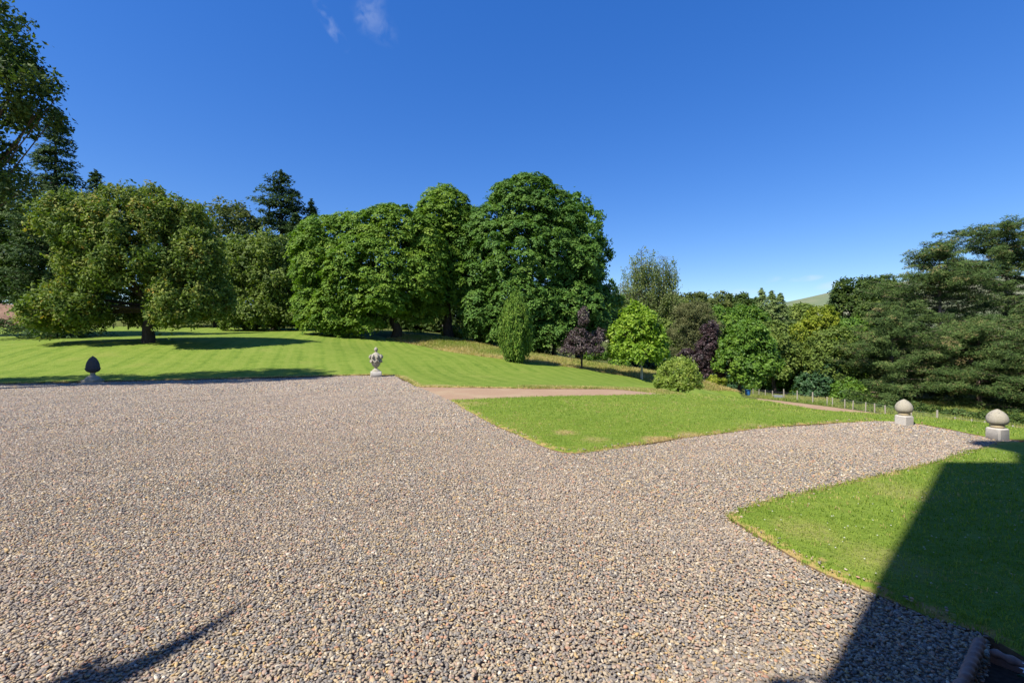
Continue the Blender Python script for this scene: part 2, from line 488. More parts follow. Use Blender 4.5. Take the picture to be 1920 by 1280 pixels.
def sheet(name, poly, zoff, mats, dens=True, skirt=0.0, edge_poly=None, seed=1, jit=0.018, zfun=None):
    """a sheet that follows the terrain inside an outline; optional turf skirt"""
    P = densify(poly, seed=seed, jit=jit) if dens else list(poly)
    nb = len(P)
    A = np.array(P)
    pts = [tuple(p) for p in P]
    # interior points, spacing grows with distance
    lo, hi = A.min(0), A.max(0)
    cand = []
    for (r0, r1, sp) in ((0, 14, 0.32), (14, 28, 0.8), (28, 50, 1.5), (50, 140, 3.0)):
        xs = np.arange(max(lo[0], -r1), min(hi[0], r1) + sp, sp); ys = np.arange(max(lo[1], -2), min(hi[1], r1) + sp, sp)
        if not len(xs) or not len(ys): continue
        X, Y = np.meshgrid(xs, ys)
        X = X + RNG.uniform(-.25, .25, X.shape) * sp; Y = Y + RNG.uniform(-.25, .25, Y.shape) * sp
        rr = np.hypot(X, Y)
        k = (rr >= r0) & (rr < r1)
        cand.append(np.stack([X[k], Y[k], np.full(k.sum(), sp * 0.35)], 1))
    # rings just inside the edge
    seg = np.roll(A, -1, 0) - np.roll(A, 1, 0)
    area = 0.5 * np.sum(A[:, 0] * np.roll(A[:, 1], -1) - np.roll(A[:, 0], -1) * A[:, 1])
    nr = np.stack([-seg[:, 1], seg[:, 0]], 1) / np.maximum(np.linalg.norm(seg, axis=1, keepdims=True), 1e-9) * np.sign(area)
    for off in (0.14, 0.34):
        q = A + nr * off
        cand.append(np.concatenate([q, np.full((len(q), 1), off * 0.6)], 1))
    C = np.concatenate(cand)
    sd = poly_signed(C[:, 0], C[:, 1], P)
    C = C[sd < -C[:, 2]]
    pts += [tuple(p[:2]) for p in C]
    res = delaunay_2d_cdt([Vector(p) for p in pts], [], [list(range(nb))], 1, 1e-5)
    V = np.array([tuple(v) for v in res[0]]); F = [f for f in res[2]]
    Z = (zfun or height)(V[:, 0], V[:, 1]) + zoff
    if skirt:
        # round the turf edge down a touch
        e = -poly_signed(V[:, 0], V[:, 1], P)
        Z = Z - 0.4 * skirt * np.clip(1 - e / 0.1, 0, 1)
    verts = np.concatenate([V, Z[:, None]], 1)
    fl = [i for f in F for i in f]; sz = [len(f) for f in F]; mi = [0] * len(F)
    attrs = {}
    ed = -poly_signed(V[:, 0], V[:, 1], edge_poly if edge_poly else P)
    if edge_poly:
        ed = np.abs(ed)
    if skirt:
        from collections import Counter
        cnt = Counter()
        dr = {}
        for f in F:
            for i in range(len(f)):
                a, b = f[i], f[(i + 1) % len(f)]
                key = (min(a, b), max(a, b)); cnt[key] += 1; dr[key] = (a, b)
        base = len(verts)
        bd = [dr[k] for k, c in cnt.items() if c == 1]
        idx = {}
        ext = []
        for a, b in bd:
            for q in (a, b):
                if q not in idx:
                    idx[q] = base + len(ext)
                    ext.append((verts[q][0], verts[q][1], verts[q][2] - skirt - 0.05))
        verts = np.concatenate([verts, np.array(ext)])
        ed = np.concatenate([ed, np.zeros(len(ext))])
        for a, b in bd:
            fl += [b, a, idx[a], idx[b]]; sz.append(4); mi.append(1 if isinstance(mats, (list, tuple)) and len(mats) > 1 else 0)
    attrs["edge"] = ('POINT', ed)
    me = np_mesh(name, verts, fl, sz, mats, True, mi, attrs)
    return link(name, me)


# ------------------------------------------------------------------ ground materials
PEB = [(0.0, (0.139, 0.125, 0.116)), (0.03, (0.106, 0.096, 0.087)), (0.08, (0.156, 0.144, 0.131)), (0.20, (0.207, 0.185, 0.154)), (0.31, (0.195, 0.190, 0.174)), (0.40, (0.261, 0.221, 0.164)),
       (0.52, (0.308, 0.244, 0.164)), (0.63, (0.324, 0.225, 0.164)), (0.71, (0.374, 0.290, 0.168)), (0.79, (0.350, 0.290, 0.204)), (0.87, (0.381, 0.205, 0.124)), (0.905, (0.405, 0.278, 0.113)), (0.935, (0.443, 0.382, 0.280)), (0.98, (0.544, 0.493, 0.390))]


def pebble_mat(name, mode):
    m, n, l = new_mat(name)
    if mode == 'INSTANCER':
        a = n.new("ShaderNodeAttribute"); a.attribute_type = 'INSTANCER'; a.attribute_name = "hue"; f = a.outputs["Fac"]
    else:
        f = n.new("ShaderNodeObjectInfo").outputs["Random"]
    r = ramp(n, PEB, 'CONSTANT'); l.new(f, r.inputs["Fac"])
    pos = geo_pos(n)
    big = noise(n, l, pos, 0.30, 4, 0.65)
    grain = noise(n, l, pos, 260, 4, 0.7)
    k = mixc(n, l, maprange(n, l, big, 0.35, 0.65, 0.05, 0.34), r.outputs["Color"], (0.335, 0.262, 0.205))
    v = n.new("ShaderNodeHueSaturation"); l.new(k, v.inputs["Color"])
    l.new(maprange(n, l, grain, 0.25, 0.75, 0.84, 1.28, False), v.inputs["Value"])
    finish(n, l, v.outputs[0], 0.72, 0.3)
    return m


def gravel_mat():
    m, n, l = new_mat("gravel_base")
    pos = geo_pos(n)
    sep = n.new("ShaderNodeSeparateXYZ"); l.new(pos, sep.inputs[0])
    dist = n.new("ShaderNodeVectorMath"); dist.operation = 'DISTORT' if False else 'ADD'
    nz = n.new("ShaderNodeTexNoise"); nz.inputs["Scale"].default_value = 9.0; l.new(pos, nz.inputs["Vector"])
    sc = n.new("ShaderNodeVectorMath"); sc.operation = 'SCALE'; sc.inputs["Scale"].default_value = 0.03
    l.new(nz.outputs["Color"], sc.inputs[0]); l.new(pos, dist.inputs[0]); l.new(sc.outputs[0], dist.inputs[1])
    vo = n.new("ShaderNodeTexVoronoi"); vo.inputs["Scale"].default_value = 27.0; l.new(dist.outputs[0], vo.inputs["Vector"])
    r = ramp(n, PEB, 'CONSTANT')
    wc = n.new("ShaderNodeSeparateColor"); l.new(vo.outputs["Color"], wc.inputs[0])
    l.new(wc.outputs[0], r.inputs["Fac"])
    big = noise(n, l, pos, 0.30, 4, 0.65)
    k = mixc(n, l, maprange(n, l, big, 0.35, 0.65, 0.05, 0.34), r.outputs["Color"], (0.335, 0.262, 0.205))
    hgt = maprange(n, l, vo.outputs["Distance"], 0.0, 0.75, 1.0, 0.0)
    mid = noise(n, l, pos, 1.3, 4, 0.6)
    hh = math_n(n, l, 'ADD', hgt, math_n(n, l, 'MULTIPLY', mid, 0.8))
    finish(n, l, k, 0.85, 0.2, hh, 0.55, 0.02)
    return m


def lawn_mat(name, stripes=False, dry_spots=(), bank=False, fringe=0.12):
    m, n, l = new_mat(name)
    pos = geo_pos(n)
    f1 = noise(n, l, pos, 0.28, 4, 0.6)
    f2 = noise(n, l, pos, 2.2, 4, 0.65)
    f3 = noise(n, l, pos, 28.0, 4, 0.7)
    f4 = noise(n, l, pos, 9.0, 3, 0.6)
    col = ramp(n, [(0.25, (0.094, 0.158, 0.018)), (0.5, (0.148, 0.214, 0.027)), (0.78, (0.222, 0.268, 0.048))])
    mixf = math_n(n, l, 'ADD', math_n(n, l, 'MULTIPLY', f2, 0.45), math_n(n, l, 'ADD', math_n(n, l, 'MULTIPLY', f3, 0.3), math_n(n, l, 'MULTIPLY', f1, 0.25)))
    l.new(mixf, col.inputs["Fac"])
    k = col.outputs["Color"]
    # worn and dry spots
    k = mixc(n, l, maprange(n, l, f1, 0.58, 0.74, 0.0, 0.45), k, (0.235, 0.235, 0.055))
    if stripes:
        # mower stripes run away from the house; alternate lay of the grass
        dt = n.new("ShaderNodeVectorMath"); dt.operation = 'DOT_PRODUCT'
        l.new(pos, dt.inputs[0]); dt.inputs[1].default_value = (0.93, 0.37, 0)
        wob = noise(n, l, pos, 0.035, 2, 0.5)
        u = math_n(n, l, 'ADD', dt.outputs["Value"], math_n(n, l, 'MULTIPLY', wob, 3.0))
        s1 = math_n(n, l, 'SINE', math_n(n, l, 'MULTIPLY', u, 2 * math.pi / 1.15))
        s2 = math_n(n, l, 'SINE', math_n(n, l, 'MULTIPLY', math_n(n, l, 'ADD', u, math_n(n, l, 'MULTIPLY', f2, 0.35)), 2 * math.pi / 0.41))
        ss = math_n(n, l, 'ADD', math_n(n, l, 'ADD', math_n(n, l, 'MULTIPLY', s1, 0.30), math_n(n, l, 'MULTIPLY', math_n(n, l, 'SUBTRACT', math_n(n, l, 'ADD', f2, noise(n, l, pos, 0.9, 3, 0.6)), 1.0), 1.5)), math_n(n, l, 'MULTIPLY', s2, 0.2))
        patch = noise(n, l, pos, 0.16, 3, 0.6)
        amt_ = maprange(n, l, patch, 0.3, 0.65, 0.35, 1.0)
        k = mixc(n, l, math_n(n, l, 'MULTIPLY', maprange(n, l, ss, -0.25, 0.5, 0.0, 0.62), amt_), k, (0.205, 0.252, 0.044))
        k = mixc(n, l, math_n(n, l, 'MULTIPLY', maprange(n, l, ss, -0.1, -0.6, 0.0, 0.5), amt_), k, (0.080, 0.142, 0.015))
    for (x, y, rad, amt) in dry_spots:
        vd = n.new("ShaderNodeVectorMath"); vd.operation = 'DISTANCE'
        l.new(pos, vd.inputs[0]); vd.inputs[1].default_value = (x, y, h1(x, y))
        dd = math_n(n, l, 'ADD', vd.outputs["Value"], math_n(n, l, 'MULTIPLY', math_n(n, l, 'SUBTRACT', f2, 0.5), rad * 1.6))
        k = mixc(n, l, maprange(n, l, dd, rad, rad * 0.25, 0.0, amt), k, (0.36, 0.27, 0.12))
    if bank:
        # the cut bank over the drive is scorched dry
        a0 = np.array([1.0, 16.3]); b0 = np.array([5.6, 19.0])
        ux, uy = (b0 - a0) / np.linalg.norm(b0 - a0)
        sp = n.new("ShaderNodeSeparateXYZ"); l.new(pos, sp.inputs[0])
        dx = math_n(n, l, 'SUBTRACT', sp.outputs[0], 3.7); dy = math_n(n, l, 'SUBTRACT', sp.outputs[1], 17.6)
        u = math_n(n, l, 'ADD', math_n(n, l, 'MULTIPLY', dx, float(ux)), math_n(n, l, 'MULTIPLY', dy, float(uy)))
        v = math_n(n, l, 'ADD', math_n(n, l, 'MULTIPLY', dx, float(-uy)), math_n(n, l, 'MULTIPLY', dy, float(ux)))
        q = math_n(n, l, 'ADD', math_n(n, l, 'POWER', math_n(n, l, 'ABSOLUTE', math_n(n, l, 'DIVIDE', u, 3.6)), 2.0), math_n(n, l, 'POWER', math_n(n, l, 'ABSOLUTE', math_n(n, l, 'DIVIDE', v, 1.5)), 2.0))
        q = math_n(n, l, 'ADD', q, math_n(n, l, 'MULTIPLY', math_n(n, l, 'SUBTRACT', f2, 0.5), 1.2))
        k = mixc(n, l, maprange(n, l, q, 1.1, 0.3, 0.0, 0.8), k, (0.27, 0.205, 0.075))
    e = n.new("ShaderNodeAttribute"); e.attribute_name = "edge"
    ee = math_n(n, l, 'ADD', e.outputs["Fac"], math_n(n, l, 'MULTIPLY', math_n(n, l, 'SUBTRACT', f4, 0.5), 0.7))
    k = mixc(n, l, maprange(n, l, ee, fringe, -0.02, 0.0, 0.85), k, (0.37, 0.255, 0.105))
    bmp = math_n(n, l, 'ADD', math_n(n, l, 'MULTIPLY', f3, 0.6), f4)
    finish(n, l, k, 0.85, 0.12, bmp, 0.75, 0.05)
    return m


M = {}
M['gravel'] = gravel_mat()
M['pebble_i'] = pebble_mat("gravel_stones", 'INSTANCER')
M['pebble_o'] = pebble_mat("gravel_stone_single", 'OBJECT')
M['lawn_back'] = lawn_mat("striped_mown_lawn", True, bank=True, fringe=0.42, dry_spots=[(-5.2, 20.3, 0.9, 0.5), (-2.6, 16.2, 0.9, 0.55)])
M['lawn_island'] = lawn_mat("mown_lawn_island", False, dry_spots=[(*flat(1060, 815), 0.28, 0.8), (*flat(1115, 829), 0.33, 0.55), (*flat(1228, 829), 0.36, 0.9), (*flat(1255, 828), 0.25, 0.9), (*flat(1300, 820), 0.35, 0.8), (*flat(880, 760), 0.6, 0.6), (*flat(1430, 803), 0.5, 0.4)])
M['lawn_near'] = lawn_mat("mown_lawn_near", False, dry_spots=[(*flat(1510, 1000), 0.35, 0.35), (*flat(1690, 925), 0.5, 0.3), (*flat(1650, 1060), 0.4, 0.3)])
M['turf_soil'] = plain_mat("turf_edge_soil", (0.12, 0.08, 0.045), 0.95, 0.1, 0.4, 30)
M['soil'] = plain_mat("dark_bed_soil", (0.045, 0.034, 0.026), 0.95, 0.1, 0.5, 40)


def drive_mat():
    m, n, l = new_mat("pink_chip_drive")
    pos = geo_pos(n)
    f1 = noise(n, l, pos, 60, 5, 0.7); f2 = noise(n, l, pos, 0.7, 4, 0.6)
    c = ramp(n, [(0.3, (0.25, 0.160, 0.102)), (0.7, (0.39, 0.265, 0.165))]); l.new(f1, c.inputs["Fac"])
    k = mixc(n, l, maprange(n, l, f2, 0.45, 0.7, 0, 0.5), c.outputs["Color"], (0.40, 0.31, 0.19))
    finish(n, l, k, 0.9, 0.15, f1, 0.5, 0.01)
    return m


M['drive'] = drive_mat()


def ground_mat():
    m, n, l = new_mat("rough_meadow_ground")
    pos = geo_pos(n)
    f1 = noise(n, l, pos, 0.12, 5, 0.6); f2 = noise(n, l, pos, 2.5, 5, 0.7)
    c = ramp(n, [(0.3, (0.05, 0.075, 0.018)), (0.5, (0.10, 0.13, 0.03)), (0.68, (0.21, 0.17, 0.07))]); l.new(f2, c.inputs["Fac"])
    k = mixc(n, l, maprange(n, l, f1, 0.4, 0.65, 0, 0.5), c.outputs["Color"], (0.075, 0.085, 0.025))
    finish(n, l, k, 0.95, 0.05, f2, 0.6, 0.15)
    return m


def hill_mat():
    m, n, l = new_mat("hazed_heather_hill")
    pos = geo_pos(n)
    f1 = noise(n, l, pos, 0.006, 6, 0.6, 0.6); f2 = noise(n, l, pos, 0.03, 6, 0.65)
    c = ramp(n, [(0.35, (0.115, 0.155, 0.085)), (0.52, (0.165, 0.185, 0.105)), (0.68, (0.21, 0.185, 0.145))]); l.new(f1, c.inputs["Fac"])  # haze of distance is mixed into the hill's own colours
    k = mixc(n, l, maprange(n, l, f2, 0.55, 0.7, 0, 0.6), c.outputs["Color"], (0.085, 0.115, 0.075))
    finish(n, l, k, 0.95, 0.05, f2, 0.4, 6.0)
    return m


M['ground'] = ground_mat()
M['hill'] = hill_mat()

# ------------------------------------------------------------------ the setting
# ground: polar sheet to the horizon
rad = np.concatenate([np.linspace(0.5, 40, 50), np.linspace(41, 120, 70), np.geomspace(124, 6000, 26)])
ang = np.linspace(0, 2 * math.pi, 181)[:-1]
RR, AA = np.meshgrid(rad, ang, indexing='ij')
GX, GY = RR * np.cos(AA), RR * np.sin(AA) + 6.0
GZ = height(GX, GY)
for poly in (GRAVEL, ISLAND, NEAR, LAWN, DRIVE):
    GZ = GZ - 0.22 * np.clip(1.2 - poly_signed(GX, GY, poly) / 1.0, 0, 1).clip(0, 1)
nr_, na_ = RR.shape
ii, jj = np.meshgrid(np.arange(nr_ - 1), np.arange(na_), indexing='ij')
j2 = (jj + 1) % na_
Q = np.stack([ii * na_ + jj, (ii + 1) * na_ + jj, (ii + 1) * na_ + j2, ii * na_ + j2], -1).reshape(-1, 4)
gv = np.stack([GX.ravel(), GY.ravel(), GZ.ravel()], 1)
gv = np.concatenate([gv, [[0, 6, -0.3]]])
fl = Q.ravel().tolist(); sz = [4] * len(Q)
for j in range(na_):
    fl += [len(gv) - 1, j, (j + 1) % na_]; sz.append(3)
tag(link("ground", np_mesh("ground", gv, fl, sz, M['ground'], True)), kind='structure')

gravel_o = tag(sheet("gravel_forecourt", GRAVEL, -0.012, M['gravel'], jit=0.0), kind='structure')
tag(sheet("back_lawn", LAWN, 0.035, [M['lawn_back'], M['turf_soil']], skirt=0.05, edge_poly=LAWN_EDGE + [(p[0] + .01, p[1] + .01) for p in reversed(LAWN_EDGE)], seed=3), kind='structure')
tag(sheet("island_lawn", ISLAND, 0.045, [M['lawn_island'], M['turf_soil']], skirt=0.06, edge_poly=ISLAND_EDGE + [(p[0] + .01, p[1] + .01) for p in reversed(ISLAND_EDGE)], seed=4), kind='structure')
tag(sheet("side_lawn", NEAR, 0.035, [M['lawn_near'], M['turf_soil']], skirt=0.05, edge_poly=NEAR_EDGE + [(p[0] + .01, p[1] + .01) for p in reversed(NEAR_EDGE)], seed=5, jit=0.012), kind='structure')
tag(sheet("driveway", DRIVE, 0.0, M['drive'], jit=0.01), kind='structure')
tm = np.array(TRACK_MID); td = np.gradient(tm, axis=0); td /= np.linalg.norm(td, axis=1, keepdims=True)
tn = np.stack([-td[:, 1], td[:, 0]], 1)
TRACK = [tuple(p) for p in tm + tn * 1.6] + [tuple(p) for p in (tm - tn * 1.7)[::-1]]
tag(sheet("farm_track", TRACK, 0.03, M['drive'], jit=0.0), kind='structure')

# far moor hill on the right
hx, hy = np.meshgrid(np.linspace(300, 4200, 90), np.linspace(900, 3200, 60), indexing='ij')
hr = hx / hy
prof = np.interp(hr, [0.35, 0.5, 0.60, 0.66, 0.70, 0.76, 0.95, 1.2, 1.6, 2.2], [0, 40, 150, 172, 186, 202, 235, 245, 170, 60])
rise = np.clip((hy - 900) / 700, 0, 1); rise = rise * rise * (3 - 2 * rise)
fall = 1 - 0.25 * np.clip((hy - 1600) / 1600, 0, 1)
hz = prof * (hy / 1600) ** 0.0 * rise * fall - 12
hz += 4 * np.sin(hx * 0.011 + hy * 0.004) * rise + 3 * np.sin(hx * 0.004 - hy * 0.013) * rise
n0, n1 = hx.shape
ii, jj = np.meshgrid(np.arange(n0 - 1), np.arange(n1 - 1), indexing='ij')
Q = np.stack([ii * n1 + jj, (ii + 1) * n1 + jj, (ii + 1) * n1 + jj + 1, ii * n1 + jj + 1], -1).reshape(-1, 4)
tag(link("hill", np_mesh("hill", np.stack([hx.ravel(), hy.ravel(), hz.ravel()], 1), Q.ravel(), [4] * len(Q), M['hill'], True)), kind='structure')

# bare earth bank at the far left behind the lawn
bx, by, bz = at(18, 600, 62)
mb = MB()
rings = []
for i in range(15):
    t = i / 14 * 2 - 1
    w = 1.1 * (1 - t * t) ** 0.5 + 0.05
    rings.append([(bx + t * 9 - 3, by - 2.4 * w * 1.2, h1(bx, by) - 0.4), (bx + t * 9 - 3, by - 1.0 * w, bz + 0.6 * w + RNG.normal(0, .12)), (bx + t * 9 - 3, by + 0.3, bz + 1.9 * w + RNG.normal(0, .15)), (bx + t * 9 - 3, by + 3, bz + 2.0 * w), (bx + t * 9 - 3, by + 6, h1(bx, by) - 0.4)])
mb.rings(rings, True, True)
M['earth'] = plain_mat("bare_red_earth", (0.19, 0.118, 0.082), 0.95, 0.1, 0.35, 1.5)
tag(mb.build("earth_bank", M['earth'], smooth=True), kind='structure')


# ------------------------------------------------------------------ instanced stuff (self-contained geometry nodes)
def instancer(name, protos, pts, rot, scl, variant, extra, mats, parent=None):
    """protos: list of (verts, faces); points carry rot, scl, extra attributes; each variant instances its proto"""
    V, F, pid = [], [], []
    for k, (vs, fs) in enumerate(protos):
        o = len(V)
        V += [tuple(v) for v in vs]; F += [tuple(i + o for i in f) for f in fs]; pid += [k] * len(vs)
    nproto = len(V)
    verts = np.concatenate([np.array(V, np.float32), np.asarray(pts, np.float32)])
    pid = np.concatenate([np.array(pid), 100 + np.asarray(variant)])
    me = np_mesh(name, verts, [i for f in F for i in f], [len(f) for f in F], mats, True)
    a = me.attributes.new("pid", 'INT', 'POINT'); a.data.foreach_set("value", pid.astype(np.int32))
    for nm, arr in (("rot", rot), ("scl", scl)):
        a = me.attributes.new(nm, 'FLOAT_VECTOR', 'POINT')
        a.data.foreach_set("vector", np.concatenate([np.zeros((nproto, 3)), np.asarray(arr)]).astype(np.float32).ravel())
    for nm, arr in extra.items():
        a = me.attributes.new(nm, 'FLOAT', 'POINT')
        a.data.foreach_set("value", np.concatenate([np.zeros(nproto), np.asarray(arr)]).astype(np.float32))
    o = link(name, me, parent)
    ng = bpy.data.node_groups.new(name + "_scatter", 'GeometryNodeTree')
    ng.interface.new_socket("Geometry", in_out='INPUT', socket_type='NodeSocketGeometry')
    ng.interface.new_socket("Geometry", in_out='OUTPUT', socket_type='NodeSocketGeometry')
    N, L = ng.nodes, ng.links
    gi, go = N.new("NodeGroupInput"), N.new("NodeGroupOutput")
    join = N.new("GeometryNodeJoinGeometry")

    def attr(nm, t):
        q = N.new("GeometryNodeInputNamedAttribute"); q.data_type = t; q.inputs["Name"].default_value = nm
        return q.outputs["Attribute"]
    ida = attr("pid", 'INT')

    def pick(v):
        c = N.new("FunctionNodeCompare"); c.data_type = 'INT'; c.operation = 'EQUAL'
        L.new(ida, c.inputs[2]); c.inputs[3].default_value = v
        s = N.new("GeometryNodeSeparateGeometry"); s.domain = 'POINT'
        L.new(gi.outputs[0], s.inputs[0]); L.new(c.outputs[0], s.inputs[1])
        return s.outputs[0]
    ra, sa = attr("rot", 'FLOAT_VECTOR'), attr("scl", 'FLOAT_VECTOR')
    for k in range(len(protos)):
        ip = N.new("GeometryNodeInstanceOnPoints")
        L.new(pick(100 + k), ip.inputs["Points"]); L.new(pick(k), ip.inputs["Instance"])
        L.new(ra, ip.inputs["Rotation"]); L.new(sa, ip.inputs["Scale"])
        L.new(ip.outputs[0], join.inputs[0])
    L.new(join.outputs[0], go.inputs[0])
    md = o.modifiers.new("scatter", 'NODES'); md.node_group = ng
    o["kind"] = 'stuff'
    return o


def ico(level):
    t = (1 + 5 ** 0.5) / 2
    v = [(-1, t, 0), (1, t, 0), (-1, -t, 0), (1, -t, 0), (0, -1, t), (0, 1, t), (0, -1, -t), (0, 1, -t), (t, 0, -1), (t, 0, 1), (-t, 0, -1), (-t, 0, 1)]
    v = [Vector(p).normalized() for p in v]
    f = [(0, 11, 5), (0, 5, 1), (0, 1, 7), (0, 7, 10), (0, 10, 11), (1, 5, 9), (5, 11, 4), (11, 10, 2), (10, 7, 6), (7, 1, 8), (3, 9, 4), (3, 4, 2), (3, 2, 6), (3, 6, 8), (3, 8, 9), (4, 9, 5), (2, 4, 11), (6, 2, 10), (8, 6, 7), (9, 8, 1)]
    for _ in range(level):
        mid, nf = {}, []

        def m(a, b):
            k = (min(a, b), max(a, b))
            if k not in mid:
                mid[k] = len(v); v.append(((v[a] + v[b]) / 2).normalized())
            return mid[k]
        for a, b, c in f:
            x, y, z = m(a, b), m(b, c), m(c, a)
            nf += [(a, x, z), (b, y, x), (c, z, y), (x, y, z)]
        f = nf
    return v, f


def stone_proto(seed, level=2):
    rng = np.random.default_rng(seed)
    v, f = ico(level)
    V = np.array([tuple(p) for p in v])
    for _ in range(6):                               # chop facets: angular, water-worn stones
        d = rng.normal(size=3); d /= np.linalg.norm(d)
        lim = rng.uniform(0.62, 0.85)
        ex = np.clip(V @ d - lim, 0, None)
        V -= np.outer(ex, d) * 0.85
    V *= np.array([1.0, rng.uniform(.6, .85), rng.uniform(.45, .68)])
    return V, f


def in_poly(x, y, poly):
    return poly_signed(x, y, poly) < 0


def jgrid(x0, x1, y0, y1, sp, rng):
    xs = np.arange(x0, x1, sp); ys = np.arange(y0, y1, sp)
    X, Y = np.meshgrid(xs, ys)
    X = X + rng.uniform(-.5, .5, X.shape) * sp; Y = Y + rng.uniform(-.5, .5, Y.shape) * sp
    return X.ravel(), Y.ravel()


# gravel stones: every one a real stone up to 14 m
rng = np.random.default_rng(5)
gx, gy, gs, gl = [], [], [], []
for (d0, d1, sp, size) in ((0.7, 4.5, 0.0166, 0.0095), (4.5, 8.0, 0.0195, 0.0109), (8.0, 14.5, 0.0272, 0.0150), (14.5, 21.5, 0.042, 0.0225)):
    X, Y = jgrid(-1.4 * d1 - 1, min(1.4 * d1 + 1, 8.2), d0, d1, sp, rng)
    k = (np.abs(X) < 1.28 * Y + 1.0)
    X, Y = X[k], Y[k]
    k = in_poly(X, Y, GRAVEL)
    X, Y = X[k], Y[k]
    dl = np.minimum(poly_signed(X, Y, ISLAND), poly_signed(X, Y, NEAR))
    k = (dl > -0.018) | ((dl > -0.16) & (rng.uniform(0, 1, len(X)) < 0.07 * (1 + dl / .16)))
    X, Y = X[k], Y[k]; gl.append(dl[k])
    gx.append(X); gy.append(Y); gs.append(size * np.exp(rng.normal(0, 0.22, len(X))))
gx, gy, gs = np.concatenate(gx), np.concatenate(gy), np.concatenate(gs)
gz = rng.uniform(-0.004, 0.005, len(gx)) + 0.004
# slight heaps and hollows
gz += 0.012 * np.sin(gx * 2.3 + np.sin(gy * 1.7) * 1.4) * np.sin(gy * 1.9 + 0.7)
gz += np.where(np.concatenate(gl) < -0.018, 0.042, 0.0)
hue = rng.uniform(0, 1, len(gx))
rot = np.stack([rng.normal(0, 0.26, len(gx)), rng.normal(0, 0.26, len(gx)), rng.uniform(0, 6.283, len(gx))], 1)
scl = gs[:, None] * np.stack([rng.uniform(.85, 1.35, len(gx)), rng.uniform(.85, 1.15, len(gx)), rng.uniform(.8, 1.15, len(gx))], 1)
var = rng.integers(0, 8, len(gx))
protos = [stone_proto(40 + k, 1) for k in range(8)]
# the 300 that show largest become single stones
dist2 = gx ** 2 + gy ** 2 + EYE ** 2
inframe = (np.abs(gx) < 1.12 * gy) & (gy > 2.14)
score = np.where(inframe, scl[:, 0] * scl[:, 1] / dist2 / np.sqrt(dist2), -1)
top = np.argsort(-score)[:300]
smes = []
for k, (vs, fs) in enumerate(stone_proto(40 + q, 1) for q in range(8)):
    smes.append(np_mesh("gravel_stone", vs, [i for f in fs for i in f], [3] * len(fs), M['pebble_o'], True))
for i in top:
    o = link("stone", smes[var[i]], gravel_o, (gx[i], gy[i], gz[i]))
    o.rotation_euler = tuple(rot[i]); o.scale = tuple(scl[i])
keep = np.ones(len(gx), bool); keep[top] = False
tag(instancer("loose_gravel", protos, np.stack([gx, gy, gz], 1)[keep], rot[keep], scl[keep], var[keep], {"hue": hue[keep]}, M['pebble_i'], gravel_o))


# grass: tufts of blades
def tuft_proto(seed, nb, hgt, wid, spread, lean):
    rng = np.random.default_rng(seed)
    V, F = [], []
    for _ in range(nb):
        a = rng.uniform(0, 6.283); r = spread * math.sqrt(rng.uniform())
        bx_, by_ = r * math.cos(rng.uniform(0, 6.28)), r * math.sin(rng.uniform(0, 6.28))
        h = hgt * rng.uniform(.5, 1.1); ln = lean * rng.uniform(.2, 1.2)
        dx, dy = math.cos(a), math.sin(a)
        px_, py_ = -dy * wid, dx * wid
        o = len(V)
        V += [(bx_ - px_, by_ - py_, -0.01), (bx_ + px_, by_ + py_, -0.01), (bx_ + dx * ln * h * .35 + px_ * .8, by_ + dy * ln * h * .35 + py_ * .8, h * .6), (bx_ + dx * ln * h * .35 - px_ * .8, by_ + dy * ln * h * .35 - py_ * .8, h * .6), (bx_ + dx * ln * h, by_ + dy * ln * h, h * (1 - .25 * ln))]
        F += [(o, o + 1, o + 2, o + 3), (o + 3, o + 2, o + 4)]
    return V, F


def blade_mat(name, stops, transl=0.42):
    m, n, l = new_mat(name)
    a = n.new("ShaderNodeAttribute"); a.attribute_type = 'INSTANCER'; a.attribute_name = "hue"
    r = ramp(n, stops); l.new(a.outputs["Fac"], r.inputs["Fac"])
    p = n.new("ShaderNodeBsdfPrincipled"); l.new(r.outputs["Color"], p.inputs["Base Color"])
    p.inputs["Roughness"].default_value = 0.6; p.inputs["Specular IOR Level"].default_value = 0.2
    t = n.new("ShaderNodeBsdfTranslucent"); l.new(mixc(n, l, 1.0, r.outputs["Color"], (1.25, 1.3, 0.7), 'MULTIPLY'), t.inputs["Color"])
    mx = n.new("ShaderNodeMixShader"); mx.inputs[0].default_value = transl
    o = n.new("ShaderNodeOutputMaterial")
    l.new(p.outputs[0], mx.inputs[1]); l.new(t.outputs[0], mx.inputs[2]); l.new(mx.outputs[0], o.inputs["Surface"])
    return m


GR = [(0.0, (0.10, 0.18, 0.020)), (0.3, (0.172, 0.272, 0.032)), (0.55, (0.262, 0.350, 0.052)), (0.78, (0.35, 0.395, 0.085)), (0.86, (0.40, 0.35, 0.12)), (1.0, (0.50, 0.38, 0.18))]
M['blade'] = blade_mat("mown_grass_blades", GR)
M['blade_long'] = blade_mat("long_dry_grass", [(0.0, (0.16, 0.25, 0.04)), (0.4, (0.30, 0.34, 0.08)), (0.7, (0.45, 0.38, 0.15)), (1.0, (0.60, 0.47, 0.24))])


def vnoise(x, y, s, seed=0):
    rng = np.random.default_rng(seed)
    out = np.zeros_like(x)
    for _ in range(7):
        a, b, c = rng.normal(size=2) * s, rng.uniform(0, 6.28), rng.uniform(.5, 1.0)
        out += c * np.sin(a[0] * x + a[1] * y + b)
    return out / 4.0


